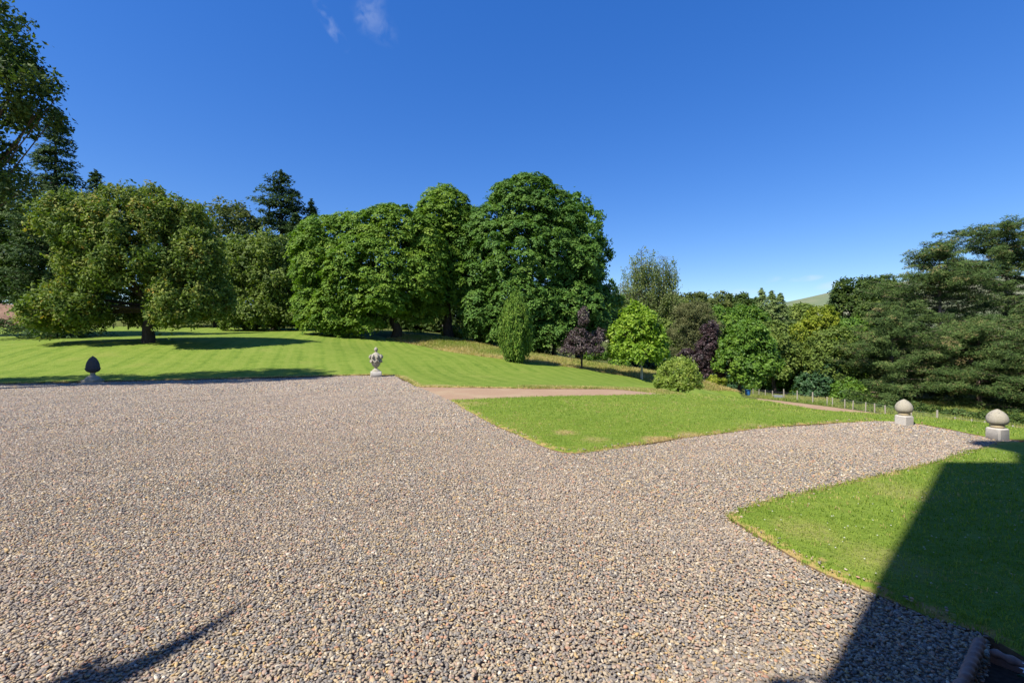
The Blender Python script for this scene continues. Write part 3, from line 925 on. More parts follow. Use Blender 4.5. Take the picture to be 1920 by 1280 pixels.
def lawn_tufts(name, poly, edge, zoff, bands, spots, hgt=0.035, seed=9):
    rng = np.random.default_rng(seed)
    xs, ys, ss = [], [], []
    for d0, d1, sp, sc in bands:
        X, Y = jgrid(-1.4 * d1, 1.4 * d1, max(d0 - 2, -0.5), d1, sp, rng)
        k = (np.abs(X) < 1.25 * Y + 0.8); X, Y = X[k], Y[k]
        dd = np.hypot(X, Y); k = (dd >= d0) & (dd < d1); X, Y = X[k], Y[k]
        k = poly_signed(X, Y, poly) < 0.005; X, Y = X[k], Y[k]
        xs.append(X); ys.append(Y); ss.append(np.full(len(X), sc))
    x, y, s = np.concatenate(xs), np.concatenate(ys), np.concatenate(ss)
    ed = np.abs(poly_signed(x, y, edge + [(p[0] + .005, p[1] + .005) for p in reversed(edge)]))
    z = height(x, y) + zoff - 0.02 * np.clip(1 - ed / 0.1, 0, 1)
    hue = 0.50 + 0.17 * vnoise(x, y, 1.2, seed) + 0.11 * vnoise(x, y, 5, seed + 1) + 0.10 * vnoise(x, y, 0.45, seed + 6) + rng.normal(0, 0.13, len(x))
    hue += (rng.uniform(0, 1, len(x)) < 0.06) * rng.uniform(.2, .5, len(x))
    dry = np.clip((0.06 + 0.13 * vnoise(x, y, 3.0, seed + 2) - ed) / 0.12, 0, 1)
    hue = hue * (1 - dry) + dry * rng.uniform(.72, 1.0, len(x))
    for sx, sy, sr, am in spots:
        q = np.clip((sr - np.hypot(x - sx, y - sy) * (1 + .3 * vnoise(x, y, 4, 5))) / sr * 1.8, 0, 1) * am
        hue = hue * (1 - q) + q * rng.uniform(.8, 1.0, len(x))
    hs = s ** 0.45 * rng.uniform(.65, 1.25, len(x)) * (1 + 0.25 * vnoise(x, y, 1.7, seed + 3))
    hs *= np.where((ed < 0.12), 1.25, 1.0)
    rot = np.stack([rng.normal(0, .12, len(x)), rng.normal(0, .12, len(x)), rng.uniform(0, 6.28, len(x))], 1)
    scl = np.stack([s, s, hs], 1)
    protos = [tuft_proto(seed * 10 + k, 9, hgt, 0.0022, 0.035, 0.8) for k in range(5)]
    return instancer(name, protos, np.stack([x, y, z], 1), rot, scl, rng.integers(0, 5, len(x)), {"hue": np.clip(hue, 0, 1)}, M['blade'])


tag(lawn_tufts("side_lawn_grass", NEAR, NEAR_EDGE, 0.032, [(0, 5, 0.042, 1.0), (5, 9.5, 0.068, 1.5), (9.5, 13, 0.11, 2.2)], [(*flat(1510, 1000), 0.35, 0.4), (*flat(1690, 925), 0.5, 0.3), (*flat(1650, 1060), 0.4, 0.35)], 0.026, 9))
tag(lawn_tufts("island_lawn_grass", ISLAND, ISLAND_EDGE, 0.042, [(0, 9.5, 0.062, 1.35), (9.5, 13.5, 0.095, 1.9), (13.5, 18, 0.15, 2.6)], [(*flat(1060, 815), 0.26, 0.9), (*flat(1115, 829), 0.3, 0.6), (*flat(1228, 829), 0.34, 1.0), (*flat(1255, 828), 0.25, 0.9), (*flat(1300, 820), 0.3, 0.8)], 0.026, 13))

# shaggy fringe along the back lawn's gravel edge and the bank over the drive
rng = np.random.default_rng(21)
ex, ey = [], []
E = np.array(LAWN_EDGE)
for a, b in zip(E[:-1], E[1:]):
    L_ = np.linalg.norm(b - a); k = int(L_ * 26)
    t = rng.uniform(0, 1, k)[:, None]
    q = a + (b - a) * t + rng.normal(0, 0.10, (k, 2))
    ex.append(q[:, 0]); ey.append(q[:, 1])
k = 2600
t = rng.uniform(-1, 1, k); u = rng.normal(0, 0.5, k)
ex.append(3.5 + t * 3.0 - 0.45 * u); ey.append(17.2 + t * 1.55 + u * .9)
ex, ey = np.concatenate(ex), np.concatenate(ey)
k = (poly_signed(ex, ey, LAWN) < 0.03) & (np.abs(ex) < 1.25 * ey); ex, ey = ex[k], ey[k]
protos = [tuft_proto(300 + k, 12, 0.075, 0.006, 0.07, 0.9) for k in range(4)]
tag(instancer("lawn_edge_grass", protos, np.stack([ex, ey, height(ex, ey) + 0.02], 1), np.stack([rng.normal(0, .1, len(ex)), rng.normal(0, .1, len(ex)), rng.uniform(0, 6.28, len(ex))], 1), np.repeat(rng.uniform(.6, 1.3, len(ex))[:, None], 3, 1), rng.integers(0, 4, len(ex)), {"hue": np.clip(rng.normal(0.55, .22, len(ex)), 0, 1)}, M['blade_long']))

# long grass margin beyond the mown lawn
MARGIN = [(-12, 43.2), (-7.7, 40.5), (-5.4, 37.4), (-2.5, 34.4), (0.3, 33.2), (2.6, 34.1), (5.3, 35.1), (7.5, 35.6), (10.2, 36.1), (14, 37), (19.5, 39.5), (24, 46), (27, 56), (12, 56), (6, 46), (0, 46), (-6, 47.5), (-12, 48)]
rng = np.random.default_rng(22)
X, Y = jgrid(-13, 28, 33, 57, 0.17, rng)
sd = poly_signed(X, Y, MARGIN); k = sd < 0; X, Y, sd = X[k], Y[k], sd[k]
hue = np.clip(0.74 + 0.28 * vnoise(X, Y, 0.5, 4) + rng.normal(0, .13, len(X)) - 0.30 * np.clip((-sd - 0.9) / 2.5, 0, 1) * np.clip(1.4 - X / 9, .35, 1), 0, 1)
hh_ = (0.45 + 0.55 * np.clip((-sd) / 2.5, 0, 1)) * rng.uniform(.6, 1.2, len(X)) * (1 + .3 * vnoise(X, Y, .6, 8))
protos = [tuft_proto(400 + k, 10, 0.36, 0.012, 0.16, 1.0) for k in range(4)]
tag(instancer("long_grass", protos, np.stack([X, Y, height(X, Y) - 0.03], 1), np.stack([rng.normal(0, .1, len(X)), rng.normal(0, .1, len(X)), rng.uniform(0, 6.28, len(X))], 1), np.stack([np.ones(len(X)), np.ones(len(X)), hh_], 1), rng.integers(0, 4, len(X)), {"hue": hue}, M['blade_long']))
# rough grass on the slope down to the fence
X, Y = jgrid(14, 60, 24, 66, 0.42, rng)
k = (np.abs(X) < 1.3 * Y) & (poly_signed(X, Y, TRACK) > 0.2) & (X > 2.6 + np.interp(Y, [30, 45, 56, 70], [42.5, 37, 32.2, 25.5]) ) & (poly_signed(X, Y, ISLAND) > 0) & (poly_signed(X, Y, DRIVE) > 0.2) & (poly_signed(X, Y, MARGIN) > 0) & (poly_signed(X, Y, LAWN) > 0)
X, Y = X[k], Y[k]
tag(instancer("rough_grass", [tuft_proto(450 + k, 16, 0.42, 0.02, 0.3, 0.8) for k in range(4)], np.stack([X, Y, height(X, Y) - 0.03], 1), np.stack([rng.normal(0, .1, len(X)), rng.normal(0, .1, len(X)), rng.uniform(0, 6.28, len(X))], 1), np.stack([np.ones(len(X)), np.ones(len(X)), rng.uniform(.5, 1.3, len(X))], 1), rng.integers(0, 4, len(X)), {"hue": np.clip(0.35 + .25 * vnoise(X, Y, .4, 3) + rng.normal(0, .12, len(X)), 0, 1)}, M['blade_long']))

# white clover heads and daisies in the side lawn
rng = np.random.default_rng(31)
M['daisy'] = plain_mat("white_clover_heads", (0.44, 0.46, 0.34), 0.8, 0.2, 0.1)
X = rng.uniform(1.8, 11, 1500); Y = rng.uniform(2.0, 8.0, 1500)
k = (poly_signed(X, Y, NEAR) < -0.12) & (np.abs(X) < 1.25 * Y) & (rng.uniform(0, 1, 1500) < 0.42 + .35 * vnoise(X, Y, 1.1, 6)); X, Y = X[k], Y[k]
X2 = rng.uniform(-2, 12, 900); Y2 = rng.uniform(7, 14.5, 900)
k = (poly_signed(X2, Y2, ISLAND) < -0.2) & (rng.uniform(0, 1, 900) < .2 + .2 * vnoise(X2, Y2, .7, 7)); X2, Y2 = X2[k], Y2[k]
X, Y = np.concatenate([X, X2]), np.concatenate([Y, Y2])
v_, f_ = ico(1)
tag(instancer("clover_flowers", [([tuple(p) for p in v_], f_)], np.stack([X, Y, height(X, Y) + 0.035 + rng.uniform(.015, .03, len(X))], 1), np.zeros((len(X), 3)), np.stack([np.full(len(X), .0054), np.full(len(X), .0054), np.full(len(X), .0042)], 1) * rng.uniform(.6, 1.2, len(X))[:, None], np.zeros(len(X), int), {}, M['daisy']))


# ------------------------------------------------------------------ trees
def leaf_quads(C, Nrm, size, aspect, rng, axis=None):
    """four-cornered leaf blades: C centres, Nrm normals, size half-length; axis optional leaf direction"""
    n = len(C)
    Nrm = Nrm / np.maximum(np.linalg.norm(Nrm, axis=1, keepdims=True), 1e-9)
    r = rng.normal(size=(n, 3)) if axis is None else axis + rng.normal(0, .25, (n, 3))
    t = r - Nrm * (r * Nrm).sum(1, keepdims=True)
    t /= np.maximum(np.linalg.norm(t, axis=1, keepdims=True), 1e-9)
    b = np.cross(Nrm, t)
    s = size[:, None]
    fold = Nrm * s * 0.18
    V = np.stack([C - t * s, C + b * s * aspect + t * s * 0.15 - fold, C + t * s, C - b * s * aspect + t * s * 0.15 - fold], 1).reshape(-1, 3)
    return V


def crown_mesh(name, V, tint, mats):
    n = len(V) // 4
    return np_mesh(name, V, np.arange(4 * n), np.full(n, 4), mats, False, None, {"tint": ('FACE', tint)})


def lobe(px, py, rpx, rpy, D, dd=0.0, ry=None):
    x, y, z = at(px, py, D)
    k = D / FPX
    a, c = rpx * k, rpy * k
    return (x, y + dd, z, a, ry if ry else (a + c) * 0.5 if a < 1.6 * c else a * 0.8, c)


def sample_lobes(lobes, n, rng, rmin=0.72, rmax=1.03, deep=0.7, low=-0.75):
    L = np.array(lobes)
    area = (L[:, 3] * L[:, 4] + L[:, 3] * L[:, 5] + L[:, 4] * L[:, 5])
    out_p, out_n, got = [], [], 0
    while got < n:
        m = int((n - got) * 2.2) + 32
        i = rng.choice(len(L), m, p=area / area.sum())
        d = rng.normal(size=(m, 3)); d /= np.linalg.norm(d, axis=1, keepdims=True)
        k = d[:, 2] > low
        i, d = i[k], d[k]
        q = rng.uniform(rmin, rmax, len(i))[:, None]
        p = L[i, :3] + d * L[i, 3:] * q
        inside = np.zeros(len(p), bool)
        for j in range(len(L)):
            e = (((p - L[j, :3]) / L[j, 3:]) ** 2).sum(1)
            inside |= (e < deep ** 2) & (i != j)
        p, d, i = p[~inside], d[~inside], i[~inside]
        nn = d / L[i, 3:]
        nn /= np.linalg.norm(nn, axis=1, keepdims=True)
        out_p.append(p); out_n.append(nn); got += len(p)
    return np.concatenate(out_p)[:n], np.concatenate(out_n)[:n]


def clump_leaves(P, A, cr, per, leaf, rng, thick=0.22, dome=0.55, aspect=0.55, wild=0.55, ctint=None):
    """leaf sprays: each clump is a shallow dome of leaves round its own axis"""
    n = len(P)
    cs = cr * rng.uniform(.55, 1.35, n)
    A = A / np.linalg.norm(A, axis=1, keepdims=True)
    u = np.cross(A, rng.normal(size=(n, 3))); u /= np.maximum(np.linalg.norm(u, axis=1, keepdims=True), 1e-9)
    w = np.cross(A, u)
    i = np.repeat(np.arange(n), per)
    m = len(i)
    th = rng.uniform(0, 6.283, m); rho = np.sqrt(rng.uniform(0, 1, m))
    # lobed outline so that sprays are ragged
    rho = rho * (0.78 + 0.22 * np.cos(th * 3 + rng.uniform(0, 6.28, n)[i]) + 0.12 * np.cos(th * 7 + rng.uniform(0, 6.28, n)[i]))
    rad_ = u[i] * np.cos(th)[:, None] + w[i] * np.sin(th)[:, None]
    c = cs[i][:, None]
    C = P[i] + rad_ * rho[:, None] * c - A[i] * (dome * rho ** 2)[:, None] * c + A[i] * rng.normal(0, thick, m)[:, None] * c
    Nn = A[i] + rad_ * rho[:, None] * 0.7 + rng.normal(0, wild, (m, 3))
    sz = leaf * rng.uniform(.6, 1.25, m)
    ct = rng.normal(0, 1, n) if ctint is None else ctint
    tint = np.clip(0.5 + 0.17 * ct[i] + rng.normal(0, .15, m), 0, 1)
    return leaf_quads(C, Nn, sz, aspect, rng), tint


def limbs(mb, base, fork, lobes, r0, rng, sides=7, twigs=2, rmin=0.02):
    """trunk up to the fork, a limb into each lobe, a few boughs off each limb"""
    b, f = Vector(base), Vector(fork)
    pts, rad_ = [], []
    for i in range(6):
        t = i / 5
        p = b.lerp(f, t) + Vector((rng.normal(0, r0 * .25), rng.normal(0, r0 * .25), 0)) * (1 if 0 < i < 5 else 0)
        pts.append(p); rad_.append(r0 * (1.28 if i == 0 else 1.06 if i == 1 else 1.0 - 0.3 * t))
    pts[0].z -= 0.25
    mb.tube(pts, rad_, sides + 3)
    for L in lobes:
        c = Vector(L[:3]); st = b.lerp(f, rng.uniform(.72, 1.0))
        e = c + Vector((rng.normal(0, L[3] * .2), rng.normal(0, L[4] * .2), L[5] * .45))
        mid = st.lerp(e, .45) + Vector((rng.normal(0, .3), rng.normal(0, .3), -abs(rng.normal(0, .12)) * L[5]))
        q = []
        for i in range(7):
            t = i / 6
            q.append(st.lerp(mid, t).lerp(mid.lerp(e, t), t))
        rr = r0 * 0.5 * min(1.0, (L[3] + L[5]) / 6 + .35)
        mb.tube(q, [max(rmin, rr * (1 - .8 * i / 6)) for i in range(7)], sides)
        for k in range(twigs):
            s = q[rng.integers(2, 6)]
            d = rng.normal(size=3); d /= np.linalg.norm(d)
            t_ = Vector((c.x + d[0] * L[3] * .85, c.y + d[1] * L[4] * .85, c.z + d[2] * L[5] * .8))
            mm = s.lerp(t_, .5) + Vector((0, 0, -.12 * (t_ - s).length))
            mb.tube([s, mm, t_], [max(rmin, rr * .38), max(rmin * .8, rr * .24), rmin * .6], 5)


TREES = []


def broadleaf(name, label, base, lobes, mat, bark, r0, total, cr, leaf, seed, fork=None, up=0.55, interior=0.16, thick=.22, dome=.55, aspect=.55, wild=.55, group=None, cat="tree", k=1.7, twigs=2, low=-0.75, deep=.7, rmax=1.03, rmin=.72):
    rng = np.random.default_rng(seed)
    base = (base[0], base[1], h1(base[0], base[1]))
    L = np.array(lobes)
    if fork is None:
        zc = (L[:, 2] * L[:, 3]).sum() / L[:, 3].sum()
        fork = (base[0] * .6 + L[:, 0].mean() * .4, base[1] * .7 + L[:, 1].mean() * .3, base[2] + (zc - base[2]) * 0.6)
    root = empty(name, base)
    tag(root, label, cat, group)
    loc = np.array(base)
    area = (4 / 3 * math.pi * (L[:, 3] * L[:, 4] + L[:, 3] * L[:, 5] + L[:, 4] * L[:, 5])).sum()
    nc = max(40, int(k * area / (math.pi * cr * cr)))
    per = max(6, int(total / nc))
    P, Nn = sample_lobes(lobes, nc, rng, low=low, deep=deep, rmax=rmax, rmin=rmin)
    A = Nn * (1 - up) + np.array([0, 0, 1.0]) * up + rng.normal(0, .16, Nn.shape)
    V, T = clump_leaves(P, A, cr, per, leaf, rng, thick, dome, aspect, wild)
    ni = int(nc * interior)
    if ni:
        P2, N2 = sample_lobes(lobes, ni, rng, rmin=.3, rmax=.72, deep=0.0, low=-1)
        V2, T2 = clump_leaves(P2, N2 * .3 + np.array([0, 0, .7]), cr * 1.2, per, leaf * 1.25, rng, .4, .3, aspect, .8)
        V, T = np.concatenate([V, V2]), np.concatenate([T, T2])
    link("crown", crown_mesh(name + "_crown", V - loc, T, mat), root)
    mb = MB()
    rel = lambda p: tuple(np.array(p) - loc)
    limbs(mb, (0, 0, 0), rel(fork), [(*rel(q[:3]), *q[3:]) for q in lobes], r0, rng, twigs=twigs)
    mb.build("trunk", bark, root, True)
    TREES.append((name, len(T)))
    return root


def conifer(name, label, base, ztop, width, mat, bark, r0, total, seed, z0=0.1, droop=-0.15, gap=0.55, pad=0.8, leaf=0.2, aspect=.22, bushy=1.0, flat_=.35, group=None, nb=5, tip=0.5, up=.8, lean=(0, 0), irregular=.18, minw=.03, tier=1.0, tuft=.6):
    """trunk with whorls of boughs; each bough carries flat sprays of needles. width(t) half-width at height t in 0..1"""
    rng = np.random.default_rng(seed)
    base = (base[0], base[1], h1(base[0], base[1]))
    H = ztop - base[2]
    root = empty(name, base); tag(root, label, "tree", group)
    mb = MB()
    tr = [(lean[0] * (i / 8) ** 1.5, lean[1] * (i / 8) ** 1.5, -0.3 + (H + .3) * i / 8) for i in range(9)]
    mb.tube(tr, [r0 * (1.3 if i == 0 else 1 - .93 * i / 8) for i in range(9)], 9)
    PC, PA, PS, PT = [], [], [], []
    z = z0 * H
    while z < H * 0.985:
        t = z / H
        w = max(minw, width(t))
        for b in range(nb):
            az = rng.uniform(0, 6.283)
            ln = w * rng.uniform(1 - irregular * 2.2, 1 + irregular)
            if ln < 0.15: continue
            bz = z + rng.uniform(-.5, .5) * gap * tier
            dr = droop + rng.normal(0, .08)
            d = np.array([math.cos(az), math.sin(az)])
            c0 = np.array([lean[0] * t ** 1.5, lean[1] * t ** 1.5])
            pts = []
            for i in range(5):
                s = i / 4
                pts.append((c0[0] + d[0] * ln * s, c0[1] + d[1] * ln * s, bz + ln * (dr * s + 0.10 * s * s * (1 if droop > -.2 else 2.2))))
            if ln > .5:
                mb.tube(pts, [max(.016, r0 * .24 * (1 - t * .6) * (1 - .85 * i / 4)) for i in range(5)], 4, False)
            npad = max(1, int(ln / pad * 1.35 * bushy))
            for q in range(npad):
                s = 0.22 + 0.83 * (q + rng.uniform(.2, .9)) / npad if npad > 1 else 0.7
                sw = pad * rng.uniform(.2, .55) * (1.2 - .5 * s)
                side = rng.choice([-1, 1]) * sw * min(1, ln / 2)
                i0 = min(3, int(s * 4)); fr = s * 4 - i0
                p = np.array(pts[i0]) * (1 - fr) + np.array(pts[min(4, i0 + 1)]) * fr
                p = p + np.array([-d[1] * side, d[0] * side, rng.normal(.05, .08) * pad])
                PC.append(p); PA.append(np.array([d[0] * (1 - up), d[1] * (1 - up), up])); PS.append(min(1.0, .45 + ln / 3.5)); PT.append(rng.normal(0, 1))
        z += gap * rng.uniform(.7, 1.2) * (1 - .45 * t)
    # leader
    for q in range(5):
        PC.append(np.array([lean[0], lean[1], H * (0.975 + .008 * q)])); PA.append(np.array([0, 0, 1.0])); PS.append(.3 * tip + .1); PT.append(0)
    PC, PA, PS, PT = np.array(PC), np.array(PA), np.array(PS), np.array(PT)
    per = max(5, int(total / len(PC)))
    n = len(PC); i = np.repeat(np.arange(n), per); m = len(i)
    A = PA + rng.normal(0, .15, PA.shape); A /= np.linalg.norm(A, axis=1, keepdims=True)
    u = np.cross(A, rng.normal(size=(n, 3))); u /= np.linalg.norm(u, axis=1, keepdims=True); wv = np.cross(A, u)
    th = rng.uniform(0, 6.283, m); rho = np.sqrt(rng.uniform(0, 1, m))
    rd = u[i] * np.cos(th)[:, None] + wv[i] * np.sin(th)[:, None]
    c = (pad * PS * rng.uniform(.7, 1.25, n))[i][:, None]
    C = PC[i] + rd * rho[:, None] * c + A[i] * (rng.normal(0, flat_ * .5, m) - .25 * rho ** 2)[:, None] * c
    ax = rd * (1.5 - tuft) + A[i] * (rng.uniform(.2, 1.0, m) * tuft / .6)[:, None]
    Nn = A[i] + rd * .5 + rng.normal(0, .42, (m, 3))
    sz = leaf * rng.uniform(.6, 1.25, m) * np.clip(PS[i] + .25, .5, 1)
    V = leaf_quads(C, Nn, sz, aspect, rng, ax)
    T = np.clip(.5 + .19 * PT[i] + rng.normal(0, .15, m), 0, 1)
    link("crown", crown_mesh(name + "_crown", V, T, mat), root)
    mb.build("trunk", bark, root, True)
    TREES.append((name, len(T)))
    return root


B_GREY = bark_mat("grey_brown_bark", (0.045, 0.038, 0.030), (0.12, 0.10, 0.082))
B_DARK = bark_mat("dark_bark", (0.03, 0.025, 0.02), (0.075, 0.06, 0.048))
B_PINE = bark_mat("pinkish_pine_bark", (0.13, 0.085, 0.065), (0.30, 0.22, 0.18))
B_PALE = bark_mat("pale_bark", (0.25, 0.23, 0.2), (0.5, 0.47, 0.42))

L_CHEST = leaf_mat("chestnut_leaves", [(0.0, (0.044, 0.086, 0.017)), (0.45, (0.115, 0.172, 0.030)), (0.75, (0.20, 0.240, 0.046)), (0.95, (0.29, 0.26, 0.052)), (1.0, (0.38, 0.25, 0.055))], .24, .15, .6)
L_SYC = leaf_mat("sycamore_leaves", [(0.0, (0.058, 0.130, 0.015)), (0.5, (0.132, 0.232, 0.023)), (1.0, (0.235, 0.325, 0.038))], .24, .2, .55)
L_SYC_B = leaf_mat("sycamore_leaves_dark", [(0.0, (0.040, 0.102, 0.018)), (0.5, (0.092, 0.185, 0.028)), (1.0, (0.170, 0.268, 0.046))], .22, .2, .55)
L_OLIVE = leaf_mat("olive_leaves", [(0.0, (0.055, 0.092, 0.017)), (0.5, (0.125, 0.180, 0.033)), (1.0, (0.215, 0.262, 0.056))], .25, .18, .55)
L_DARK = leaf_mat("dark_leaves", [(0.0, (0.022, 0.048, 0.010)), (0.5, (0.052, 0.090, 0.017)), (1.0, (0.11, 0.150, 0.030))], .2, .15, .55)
L_BROWN = leaf_mat("brown_green_leaves", [(0.0, (0.038, 0.058, 0.014)), (0.5, (0.085, 0.115, 0.025)), (1.0, (0.15, 0.165, 0.042))], .2, .18, .55)
L_MAPLE = leaf_mat("bright_maple_leaves", [(0.0, (0.094, 0.180, 0.015)), (0.5, (0.188, 0.300, 0.021)), (1.0, (0.300, 0.396, 0.038))], .32, .3, .5)
L_GREEN = leaf_mat("fresh_green_leaves", [(0.0, (0.046, 0.108, 0.014)), (0.5, (0.104, 0.198, 0.022)), (1.0, (0.182, 0.282, 0.036))], .28, .3, .5)
L_YELLOW = leaf_mat("yellow_green_leaves", [(0.0, (0.11, 0.16, 0.015)), (0.5, (0.22, 0.27, 0.024)), (1.0, (0.35, 0.36, 0.042))], .3, .2, .55)
L_PURPLE = leaf_mat("purple_leaves", [(0.0, (0.030, 0.022, 0.022)), (0.5, (0.075, 0.052, 0.050)), (0.85, (0.13, 0.090, 0.085)), (1.0, (0.11, 0.12, 0.05))], .15, .45, .45, (1.3, 0.8, 0.8))
L_PURPLE2 = leaf_mat("deep_purple_leaves", [(0.0, (0.020, 0.014, 0.014)), (0.5, (0.050, 0.030, 0.030)), (1.0, (0.095, 0.055, 0.055))], .18, .4, .45, (1.3, 0.7, 0.7))
L_FIR = leaf_mat("fir_needles", [(0.0, (0.018, 0.042, 0.013)), (0.5, (0.042, 0.080, 0.022)), (1.0, (0.085, 0.130, 0.036))], .10, .1, .6)
L_SPRUCE = leaf_mat("light_spruce_needles", [(0.0, (0.07, 0.12, 0.03)), (0.5, (0.14, 0.20, 0.055)), (1.0, (0.22, 0.27, 0.09))], .15, .2, .55)
L_PINE = leaf_mat("pine_needles", [(0.0, (0.020, 0.038, 0.010)), (0.5, (0.066, 0.112, 0.029)), (0.85, (0.128, 0.178, 0.048)), (1.0, (0.22, 0.175, 0.075))], .10, .12, .6)
L_SCOTS = leaf_mat("brownish_pine_needles", [(0.0, (0.05, 0.062, 0.024)), (0.5, (0.12, 0.135, 0.05)), (1.0, (0.20, 0.195, 0.08))], .12, .15, .6)
L_YEW = leaf_mat("yew_needles", [(0.0, (0.034, 0.084, 0.011)), (0.5, (0.095, 0.178, 0.021)), (1.0, (0.19, 0.265, 0.038))], .15, .15, .6)
L_BIRCH = leaf_mat("birch_leaves", [(0.0, (0.085, 0.125, 0.036)), (0.5, (0.165, 0.215, 0.066)), (1.0, (0.28, 0.30, 0.12))], .32, .2, .5)
L_BUSH = leaf_mat("glossy_bush_leaves", [(0.0, (0.08, 0.14, 0.018)), (0.5, (0.20, 0.28, 0.035)), (1.0, (0.38, 0.43, 0.10))], .28, .35, .45)
L_TEAL = leaf_mat("blue_green_leaves", [(0.0, (0.019, 0.055, 0.021)), (0.5, (0.042, 0.101, 0.034)), (1.0, (0.085, 0.163, 0.055))], .2, .35, .5)


def gp(px, py, D):
    p = at(px, py, D)
    return (p[0], p[1], 0)


# --- the lone chestnut on the lawn
D = 30
broadleaf("chestnut_tree", "spreading horse chestnut standing alone on the striped lawn, trunk in its own shade", gp(278, 643, D),
          [lobe(262, 470, 120, 105, D), lobe(245, 388, 72, 48, D, .5), lobe(330, 415, 60, 45, D, .2), lobe(165, 500, 50, 62, D, .5), lobe(128, 568, 42, 40, D, -.6), lobe(175, 585, 70, 36, D, -2.2), lobe(375, 500, 52, 72, D, -.3), lobe(365, 565, 55, 48, D, -1.4), lobe(358, 592, 36, 22, D, -2.0), lobe(180, 430, 60, 60, D, -1.4), lobe(240, 555, 46, 44, D, 2.6), lobe(235, 588, 46, 22, D, 2.0), lobe(285, 545, 40, 36, D, 2.4), lobe(195, 592, 42, 22, D, -1.0), lobe(150, 600, 42, 18, D, -1.4), lobe(410, 570, 30, 36, D, -.4)],
          L_CHEST, B_DARK, 0.33, 72000, 0.62, 0.125, 101, fork=at(283, 565, D), up=.42, wild=.75, thick=.3, dome=.7, aspect=.5)

# --- left edge of the picture
D = 14
broadleaf("ash_tree", "tall loose tree leaning into the sky at the picture's top left corner", gp(-190, 700, D),
          [lobe(-60, 150, 120, 85, D), lobe(45, 140, 52, 40, D, .3), lobe(30, 205, 50, 40, D, .6), lobe(-40, 60, 70, 70, D), lobe(-130, 20, 110, 90, D, .5), lobe(-150, 250, 120, 110, D, .3), lobe(-60, 300, 60, 55, D, .1), lobe(-15, 345, 50, 40, D, .4), lobe(-260, 140, 130, 130, D), lobe(-220, -60, 120, 90, D, .2), lobe(-280, 290, 110, 90, D), (-21.5, 14.9, 6.0, 2.6, 1.7, 1.8), (-24.5, 13.6, 6.5, 2.6, 1.7, 1.8)],  # last two lobes, out of view, added to shade the lawn edge
          L_DARK, B_GREY, 0.30, 54000, 0.50, 0.080, 102, up=.35, wild=.8, thick=.4, dome=.6, aspect=.5, k=1.25, interior=.1, deep=.6, rmax=1.14)
D = 38
broadleaf("beech_tree", "dark low-branched tree at the left edge with its boughs hanging over the bare earth", gp(-150, 622, D),
          [lobe(-40, 450, 80, 85, D), lobe(45, 425, 62, 62, D, .5), lobe(-110, 380, 100, 100, D), lobe(-110, 500, 100, 75, D), lobe(-5, 525, 62, 46, D), lobe(60, 500, 62, 60, D, .4), lobe(105, 450, 45, 55, D, .8)],
          L_DARK, B_DARK, 0.36, 40000, 0.8, 0.155, 103, up=.4, wild=.7, thick=.35)
D = 36
conifer("spruce_tree", "tall dark spruce with a spiky leader rising behind the left edge trees", gp(104, 625, D), at(103, 205, D)[2],
        lambda t: 3.9 * (1 - t) ** 0.72 + .1, L_FIR, B_DARK, 0.32, 26000, 104, z0=.03, droop=-.22, gap=.75, pad=.85, leaf=.17, aspect=.32, nb=7, bushy=.85, up=.85, tier=.4, flat_=.25)
D = 72
conifer("spruce_tree", "small distant conifer tip poking above the chestnut's left shoulder", gp(180, 615, D), at(180, 320, D)[2],
        lambda t: 5.5 * (1 - t) ** .8 + .1, L_FIR, B_DARK, 0.35, 9000, 105, z0=.2, droop=-.2, gap=1.0, pad=1.1, leaf=.3, aspect=.36, up=.85, tier=.4, bushy=.85, flat_=.28, nb=6)
D = 76
broadleaf("oak_tree", "rounded brownish-green tree on the skyline right behind the chestnut", gp(425, 612, D),
          [lobe(415, 428, 68, 54, D), lobe(455, 455, 45, 52, D), lobe(370, 460, 55, 55, D), lobe(420, 520, 85, 60, D)], L_BROWN, B_DARK, 0.6, 15000, 1.5, 0.30, 106, k=1.5)
D = 82
conifer("fir_tree", "tallest skyline fir with open layered branches left of the sycamores", gp(527, 612, D), at(526, 320, D)[2],
        lambda t: np.interp(t, [0, .3, .55, .7, .8, .9, 1], [6.5, 6.2, 4.6, 4.0, 3.6, 2.6, .5]), L_FIR, B_DARK, 0.5, 15000, 107, z0=.2, droop=-.12, gap=1.15, pad=1.15, leaf=.32, aspect=.36, up=.85, tier=.4, bushy=.85, flat_=.28, nb=6, irregular=.3)
conifer("fir_tree", "smaller pointed fir just right of the tallest skyline fir", gp(584, 612, 84), at(586, 374, 84)[2],
        lambda t: 4.4 * (1 - t) ** .75 + .1, L_FIR, B_DARK, 0.4, 9000, 108, z0=.2, droop=-.15, gap=1.0, pad=1.0, leaf=.3, aspect=.36, up=.85, tier=.4, bushy=.85, flat_=.28, nb=6)
conifer("fir_tree", "shaded fir filling the gap under the tallest skyline fir", gp(556, 612, 78), at(552, 400, 78)[2],
        lambda t: 5.6 * (1 - t) ** .75 + .1, L_FIR, B_DARK, 0.4, 8000, 138, z0=.2, droop=-.15, gap=1.1, pad=1.1, leaf=.32, aspect=.36, up=.85, tier=.4, bushy=.85, flat_=.28, nb=6)
D = 50
broadleaf("willow_tree", "pale olive bushy tree between the chestnut and the sycamores", gp(515, 614, D),
          [lobe(495, 485, 62, 50, D), lobe(445, 545, 48, 60, D), lobe(530, 535, 52, 55, D), lobe(480, 585, 70, 34, D, -.5), lobe(545, 590, 40, 28, D, -.4), lobe(450, 600, 40, 22, D, -.3)],
          L_OLIVE, B_GREY, 0.35, 24000, 0.85, 0.19, 109, up=.42, wild=.75, thick=.35)
D = 58
